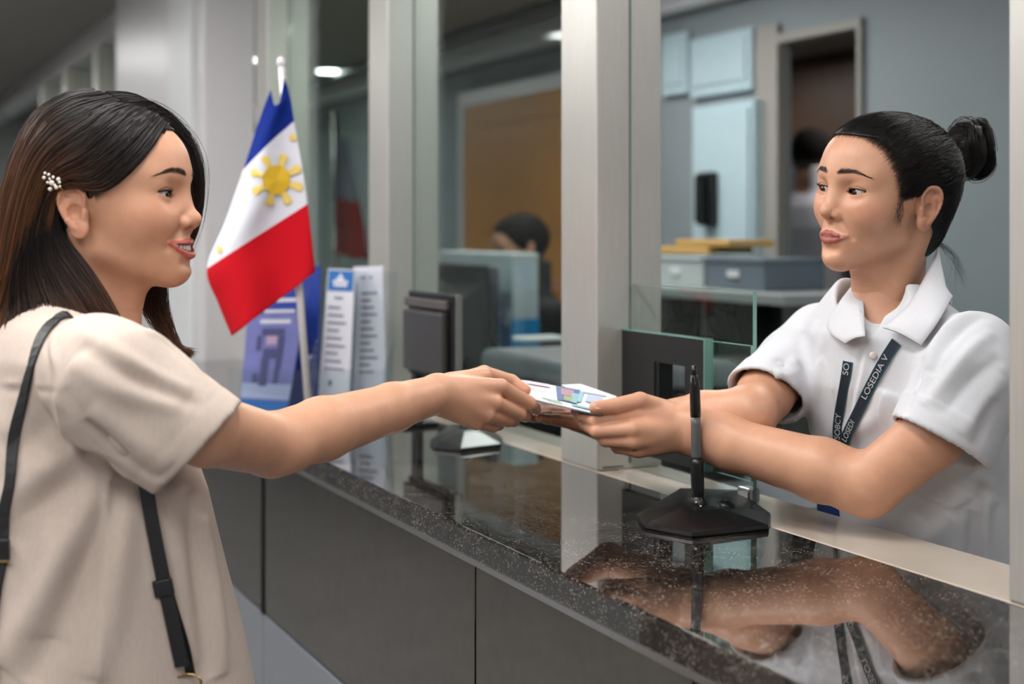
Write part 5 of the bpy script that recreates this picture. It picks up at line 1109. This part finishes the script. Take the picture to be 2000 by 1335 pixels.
MB().slab(pn, pn+.40, u0, u1, ZD, ZD+.20, .012).build('body', M_BLACK, o); MB().slab(pn+.01, pn+.39, u0+.01, u1-.01, ZD+.20, ZD+.262, .02).build('scanner_lid', M_GREY, o); MB().slab(pn-.01, pn+.02, u0+.06, u1-.06, ZD+.05, ZD+.10, .004).build('paper_slot', M_GREY, o); MB().slab(pn-.006, pn+.004, u0+.05, u0+.17, ZD+.13, ZD+.17, .003).build('control_panel', mat('panel_glow', lin(150, 150, 156), .2), o)  # control panel is plain pale grey, no emission
bn = 1.86; o = thing('document_box', 'white and blue document box standing behind the monitors', 'box', W(bn, u_of(930, bn), ZD)); u0, u1 = u_of(1000, bn), u_of(848, bn); Zb = W(bn, (u0+u1)/2, 0)[1]; zt = CAMZ-(492-HY)*Zb/FPX
MB().slab(bn, bn+.09, u0, u1, ZD+.28, zt, .004).build('upper_board', mat('board_white', lin(196, 208, 212), .5), o); MB().slab(bn-.003, bn+.093, u0-.002, u1+.002, ZD, ZD+.28, .003).build('lower_sleeve', mat('board_blue', lin(30, 140, 200), .4), o); MB().slab(bn-.006, bn, u0+.01, u0+.06, ZD+.26, ZD+.31, .002).build('tab', M_WHITE, o)
# papers
o = MB().slab(1.60, 1.72, u_of(1068, 1.66), u_of(1040, 1.66), ZD+.263, ZD+.275, .003).build('paper_stack', M_WHITE); tag(o, 'loose stack of white papers on the printer lid', 'papers')
# credenza and shelves seen through the low panes
cn_ = 2.35; ua, ub = u_of(1530, cn_), u_of(1240, cn_); Zc = W(cn_, (ua+ub)/2, 0)[1]; zq = CAMZ-(566-HY)*Zc/FPX
o = thing('low_shelf_unit', 'grey low shelf unit in the office behind the low glass', 'shelf unit', W(cn_, (ua+ub)/2, 0)); g1 = mat('shelf_grey', lin(150, 154, 154), .5); g2 = mat('shelf_dark', lin(66, 70, 66), .6)
MB().slab(cn_, NB-.32, ua, ub, zq-.03, zq, .003).build('top_board', g1, o); MB().slab(cn_+.25, cn_+.28, ua, ub, 0, zq-.03).build('back_board', g2, o)
for k, z in enumerate((zq-.20, zq-.40, zq-.60)): MB().slab(cn_+.02, cn_+.26, ua, ub, z-.02, z).build('shelf', mat('shelf_board', lin(140, 138, 122), .5), o)
for u in (ua, (ua+ub)/2, ub-.02): MB().slab(cn_+.01, cn_+.26, u, u+.02, 0, zq-.03).build('divider', g2, o)
def boxy(name, label, cat, x0, x1, y0, n, d, zb, m, m2=None):
    a, c = u_of(x1, n), u_of(x0, n); Z = W(n, (a+c)/2, 0)[1]; z1 = CAMZ-(y0-HY)*Z/FPX; o = thing(name, label, cat, W(n+d/2, (a+c)/2, zb)); MB().slab(n, n+d, a, c, zb, z1-.012, .004).build('body', m, o); MB().slab(n-.004, n+d, a-.003, c+.003, z1-.012, z1, .003).build('lid', m2 or m, o); MB().slab(n-.005, n, (a+c)/2-.03, (a+c)/2+.03, (zb+z1)/2-.01, (zb+z1)/2+.01).build('label_plate', M_WHITE, o); return o
boxy('file_box', 'pale grey file box on the low shelf unit next to the pillar', 'file box', 1270, 1372, 500, 2.45, .22, zq+.001, mat('box_pale', lin(186, 196, 196), .5))
boxy('file_box', 'slate grey wide file box on the low shelf unit', 'file box', 1378, 1492, 504, 2.45, .22, zq+.001, mat('box_slate', lin(106, 118, 130), .5))
ym = mat('yellow_folder', lin(206, 162, 84), .6)
for k, (x0, x1) in enumerate(((1300, 1400), (1335, 1440))):
    a, c = u_of(x1, 2.5), u_of(x0, 2.5); zz = CAMZ-(498-HY)*W(2.5, a, 0)[1]/FPX+.004+k*.022; tag(MB().slab(2.47, 2.64, a, c, zz, zz+.02, .003).build('folder', ym), ['amber folder at the bottom on the file boxes', 'amber folder lying on top of the other one'][k], 'folder')
# tall pale cabinet with a dark wall phone, panels above
a, c = u_of(1472, NB-.06), u_of(1352, NB-.06); o = thing('tall_cabinet', 'tall pale blue cabinet door between the pillar and the doorway', 'cabinet', W(NB-.2, (a+c)/2, 0)); Zk = W(NB-.06, (a+c)/2, 0)[1]; zk = CAMZ-(202-HY)*Zk/FPX
MB().slab(NB-.06, NB-.004, a, c, 0, zk, .004).build('body', M_CAB, o); MB().slab(NB-.072, NB-.062, a+.02, c-.02, .1, zk-.03, .003).build('door_leaf', M_CAB, o); MB().slab(NB-.10, NB-.072, c-.10, c-.08, 1.1, 1.3, .003).build('handle', M_STEEL, o)
pz = CAMZ-(388-HY)*Zk/FPX; up_ = u_of(1378, NB-.10); o = thing('wall_phone', 'black wall phone beside the pale blue cabinet', 'phone', W(NB-.10, up_, pz)); MB().slab(NB-.11, NB-.072, up_-.045, up_+.045, pz-.10, pz+.10, .008).build('base', M_BLACK, o); MB().slab(NB-.14, NB-.11, up_-.02, up_+.02, pz-.09, pz+.09, .008).build('handset', M_BLACK, o)
for k, (x0, x1, y0, y1) in enumerate(((1296, 1345, 66, 186), (1352, 1472, 66, 184))):
    a, c = u_of(x1, NB-.02), u_of(x0, NB-.02); Z = W(NB-.02, (a+c)/2, 0)[1]; o = thing('wall_cabinet', ['narrow pale blue wall panel next to the metal pillar, near the ceiling', 'wide pale blue wall panel above the tall cabinet'][k], 'wall panel', W(NB-.02, (a+c)/2, CAMZ-(y1-HY)*Z/FPX))
    MB().slab(NB-.03, NB-.002, a, c, CAMZ-(y1-HY)*Z/FPX, CAMZ-(y0-HY)*Z/FPX, .004).build('body', M_CAB, o); MB().slab(NB-.038, NB-.031, a+.03, c-.03, CAMZ-(y1-HY)*Z/FPX+.04, CAMZ-(y0-HY)*Z/FPX-.04, .003).build('panel_face', M_CAB, o)
# office flag on a floor pole
fn = 2.25; uf = u_of(655, fn); o = thing('floor_flag', 'blurred tricolour flag on a floor pole behind the glass', 'flag', W(fn, uf, 0)); MB().tube([W(fn, uf, 0), W(fn, uf, 2.05)], .012, 12).build('pole', M_BRASS0 if 'M_BRASS0' in globals() else M_STEEL, o, smooth=True); MB().lathe(W(fn, uf, 0), [(.16, .0), (.16, .02), (.05, .04), (.02, .06)], 24).build('foot', M_BLACKM, o, smooth=True)
mm, kk = 26, 22; V_ = []; 
for i in range(mm):
    for j in range(kk):
        t, s = i/(mm-1), j/(kk-1); V_.append(W(fn+.035*math.sin(s*13+t*1.5)*(.4+.6*t), uf-.02-s*(.16+.22*t)*1.0, 1.92-t*.58-.03*s))
V_ = np.array(V_); ix = np.arange(mm*kk).reshape(mm, kk); F_ = np.stack([ix[:-1, :-1], ix[1:, :-1], ix[1:, 1:], ix[:-1, 1:]], -1).reshape(-1, 4)
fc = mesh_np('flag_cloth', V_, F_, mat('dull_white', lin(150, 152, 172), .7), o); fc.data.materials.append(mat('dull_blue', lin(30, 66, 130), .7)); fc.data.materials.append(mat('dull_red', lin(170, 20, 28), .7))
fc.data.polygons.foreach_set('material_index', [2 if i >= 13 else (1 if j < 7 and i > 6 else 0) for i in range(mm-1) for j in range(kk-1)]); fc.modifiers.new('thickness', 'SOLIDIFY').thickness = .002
# downlights
for k, (x, y, Zd) in enumerate(((136, 142, 8.7), (44, 196, 10.5), (84, 186, 10.0), (642, 136, 8.5))):
    p = at(x, y, Zd); o = thing('downlight', ['bright round downlight high on the left', 'small downlight at the far left edge', 'small downlight next to the far left edge', 'downlight seen through the glass right of the flag'][k], 'downlight', (p[0], p[1], ZCEIL))
    MB().lathe((p[0], p[1], ZCEIL), [(.09, -.001), (.09, -.02), (.075, -.02)], 16).build('rim', M_WHITE, o); MB().lathe((p[0], p[1], ZCEIL), [(.074, -.012), (.070, -.022), (.02, -.026)], 10).build('lens', mat('downlight_glow', (1, 1, .98), .5, emit=16), o)
# ------------------------------------------------------------------ two colleagues far back
M_HAIRB = mat_col('matt_hair', .8, .12)
def colleague(label, headpx, Z, az, k, shirt, trousers, seated, hair=lin(22, 18, 17)):
    O = at(*headpx, Z); H = Head(O, head_frame(az, math.radians(-8), 0), k); P = dict(smile=0, lid=(.004, .0035), lip=lin(160, 96, 86), brow=[(.011, .0375, .002), (.024, .040, .003), (.036, .041, .0022), (.05, .036, .0008)], hair=hair, tone=.80)
    f = np.array((math.cos(az), math.sin(az), 0)); l = np.array((-f[1], f[0], 0)); zb = 0; o = thing('person', label, 'person', (float(O[0]-f[0]*.05), float(O[1]-f[1]*.05), 0))
    V, F, C, ec, op = build_head(P, .0026); d = V[:, 0]-hairline(V[:, 2]); s = sstep(d, .003, -.008)*(V[:, 2] > -.06)*(np.abs(V[:, 1]) < .0735)*.95; C = C*(1-s[:, None])+np.array(hair)*s[:, None]; parts = [(H.out(V), F, C)]
    base = O-f*.05+np.array((0, 0, -.17)); sh = [base+l*s_*.19+np.array((0, 0, -.05)) for s_ in (1, -1)]
    arms = []
    for s_, S in zip((1, -1), sh):
        E = S+np.array((0, 0, -.27))+f*(.05 if seated else .0)+l*s_*.04; K = E+(f*.22+np.array((0, 0, .02)) if seated else np.array((0, 0, -.22))+f*.06); arms.append((S, E, K))
        parts.append(arm([E*.6+S*.4, E, K], [.045, .038, .026], [], [([K, K+(K-E)*.28, K+(K-E)*.5], [.030, .026, .012])], .8, h=.005))
    V, F, C = join(parts); bo = mesh_np('body', V, F, M_SKIN, o, col=C)
    for c in ec: v, ff, cc_ = eyeball(c, (1, 0, -.1), n=16); mesh_np('eye', H.out(v), ff, M_EYE, bo, col=cc_)
    hv_ = Vol((-.13, -.11, -.1), (.12, .11, .15), .004); hv_.kpad = .03; hv_.ell((-.010, 0, .047), (.103, .083, .092)); hv_.ell((.030, 0, .062), (.070, .070, .056), .03)
    hv_.apply(lambda X, Y, Z_: -(X-hairline(Z_)+0*Y).astype(np.float32), (-.13, -.11, -.1), (.12, .11, .15), .006, True); V, F = hv_.mesh(2); mesh_np('hair', H.out(V), F, M_HAIRB, o, col=np.tile(hair, (len(V), 1)))
    t = Vol(base+np.array((-.4, -.4, -.75)), base+np.array((.4, .4, .14)), .008); t.kpad = .05; zz = base[2]; cn0 = float(base@f); cl0 = float(base@l)
    t.apply(loft(f, l, [zz-.7, zz-.5, zz-.3, zz-.12, zz-.03, zz+.03], [cn0+.02]*3+[cn0, cn0-.01, cn0-.01], [cl0]*6, [.13, .12, .13, .12, .09, .05], [.19, .17, .18, .19, .15, .07], 2.3), base+np.array((-.3, -.3, -.62)), base+np.array((.3, .3, .06)))
    for (S, E, K) in arms: t.cone(S, S*.35+E*.65, .062, .055, .05)
    t.plane(base+np.array((0, 0, -.56)), (0, 0, -1)); t.cone(base+np.array((0, 0, .0)), base+np.array((0, 0, .12)), .058, .06, .005, True)
    V, F = t.mesh(2); mesh_np('shirt', V, F, shirt, o)
    q = Vol(np.array((base[0]-.55, base[1]-.55, 0)), np.array((base[0]+.55, base[1]+.55, zz-.45)), .010); q.kpad = .05
    for s_ in (1, -1):
        hp = base+l*s_*.09+np.array((0, 0, -.56)); kn = hp+(f*.38 if seated else np.array((0, 0, -.42))+f*.02); ft = np.array((*(kn[:2]), .06)); q.chain([hp, kn, ft], [.095, .07, .05], .04, .03); q.cone(ft, ft+f*.14-np.array((0, 0, .02)), .04, .035, .03)
    V, F = q.mesh(2); mesh_np('trousers', V, F, trousers, o)
    return o
M_BK = mat('black_cloth', lin(26, 25, 27), .85); M_PW = mat('pale_shirt', lin(214, 210, 216), .8); M_DK = mat('dark_trousers', lin(52, 54, 62), .85)
colleague('man in a black shirt seated at a desk in front of the amber door', (1018, 492), 5.1, math.radians(196), 1.0, M_BK, M_DK, True)
colleague('person in a white shirt and dark trousers standing in the doorway', (1583, 312), 6.1, math.radians(60), 1.0, M_PW, M_DK, False)
# chair for the seated man
p = at(1018, 492, 5.1); f = np.array((math.cos(math.radians(196)), math.sin(math.radians(196)), 0)); o = thing('office_chair', 'black office chair under the seated man', 'chair', (float(p[0]-f[0]*.05), float(p[1]-f[1]*.05), 0)); c = p-f*.05; zs_ = p[2]-.17-.66
MB().box((c[0]+f[0]*.12, c[1]+f[1]*.12, zs_-.03), (.46, .46, .07), rz=math.radians(196), bev=.02).build('seat', M_BLACKM, o); MB().box((c[0]-f[0]*.22, c[1]-f[1]*.22, zs_+.30), (.05, .42, .45), rz=math.radians(196), bev=.02).build('backrest', M_BLACKM, o); MB().tube([(c[0], c[1], zs_-.06), (c[0], c[1], .08)], .025, 12).build('column', M_STEEL, o)
for k in range(5): a = k*2*PI/5; MB().tube([(c[0], c[1], .09), (c[0]+.26*math.cos(a), c[1]+.26*math.sin(a), .05)], [.022, .016], 8).build('leg', M_BLACK, o)
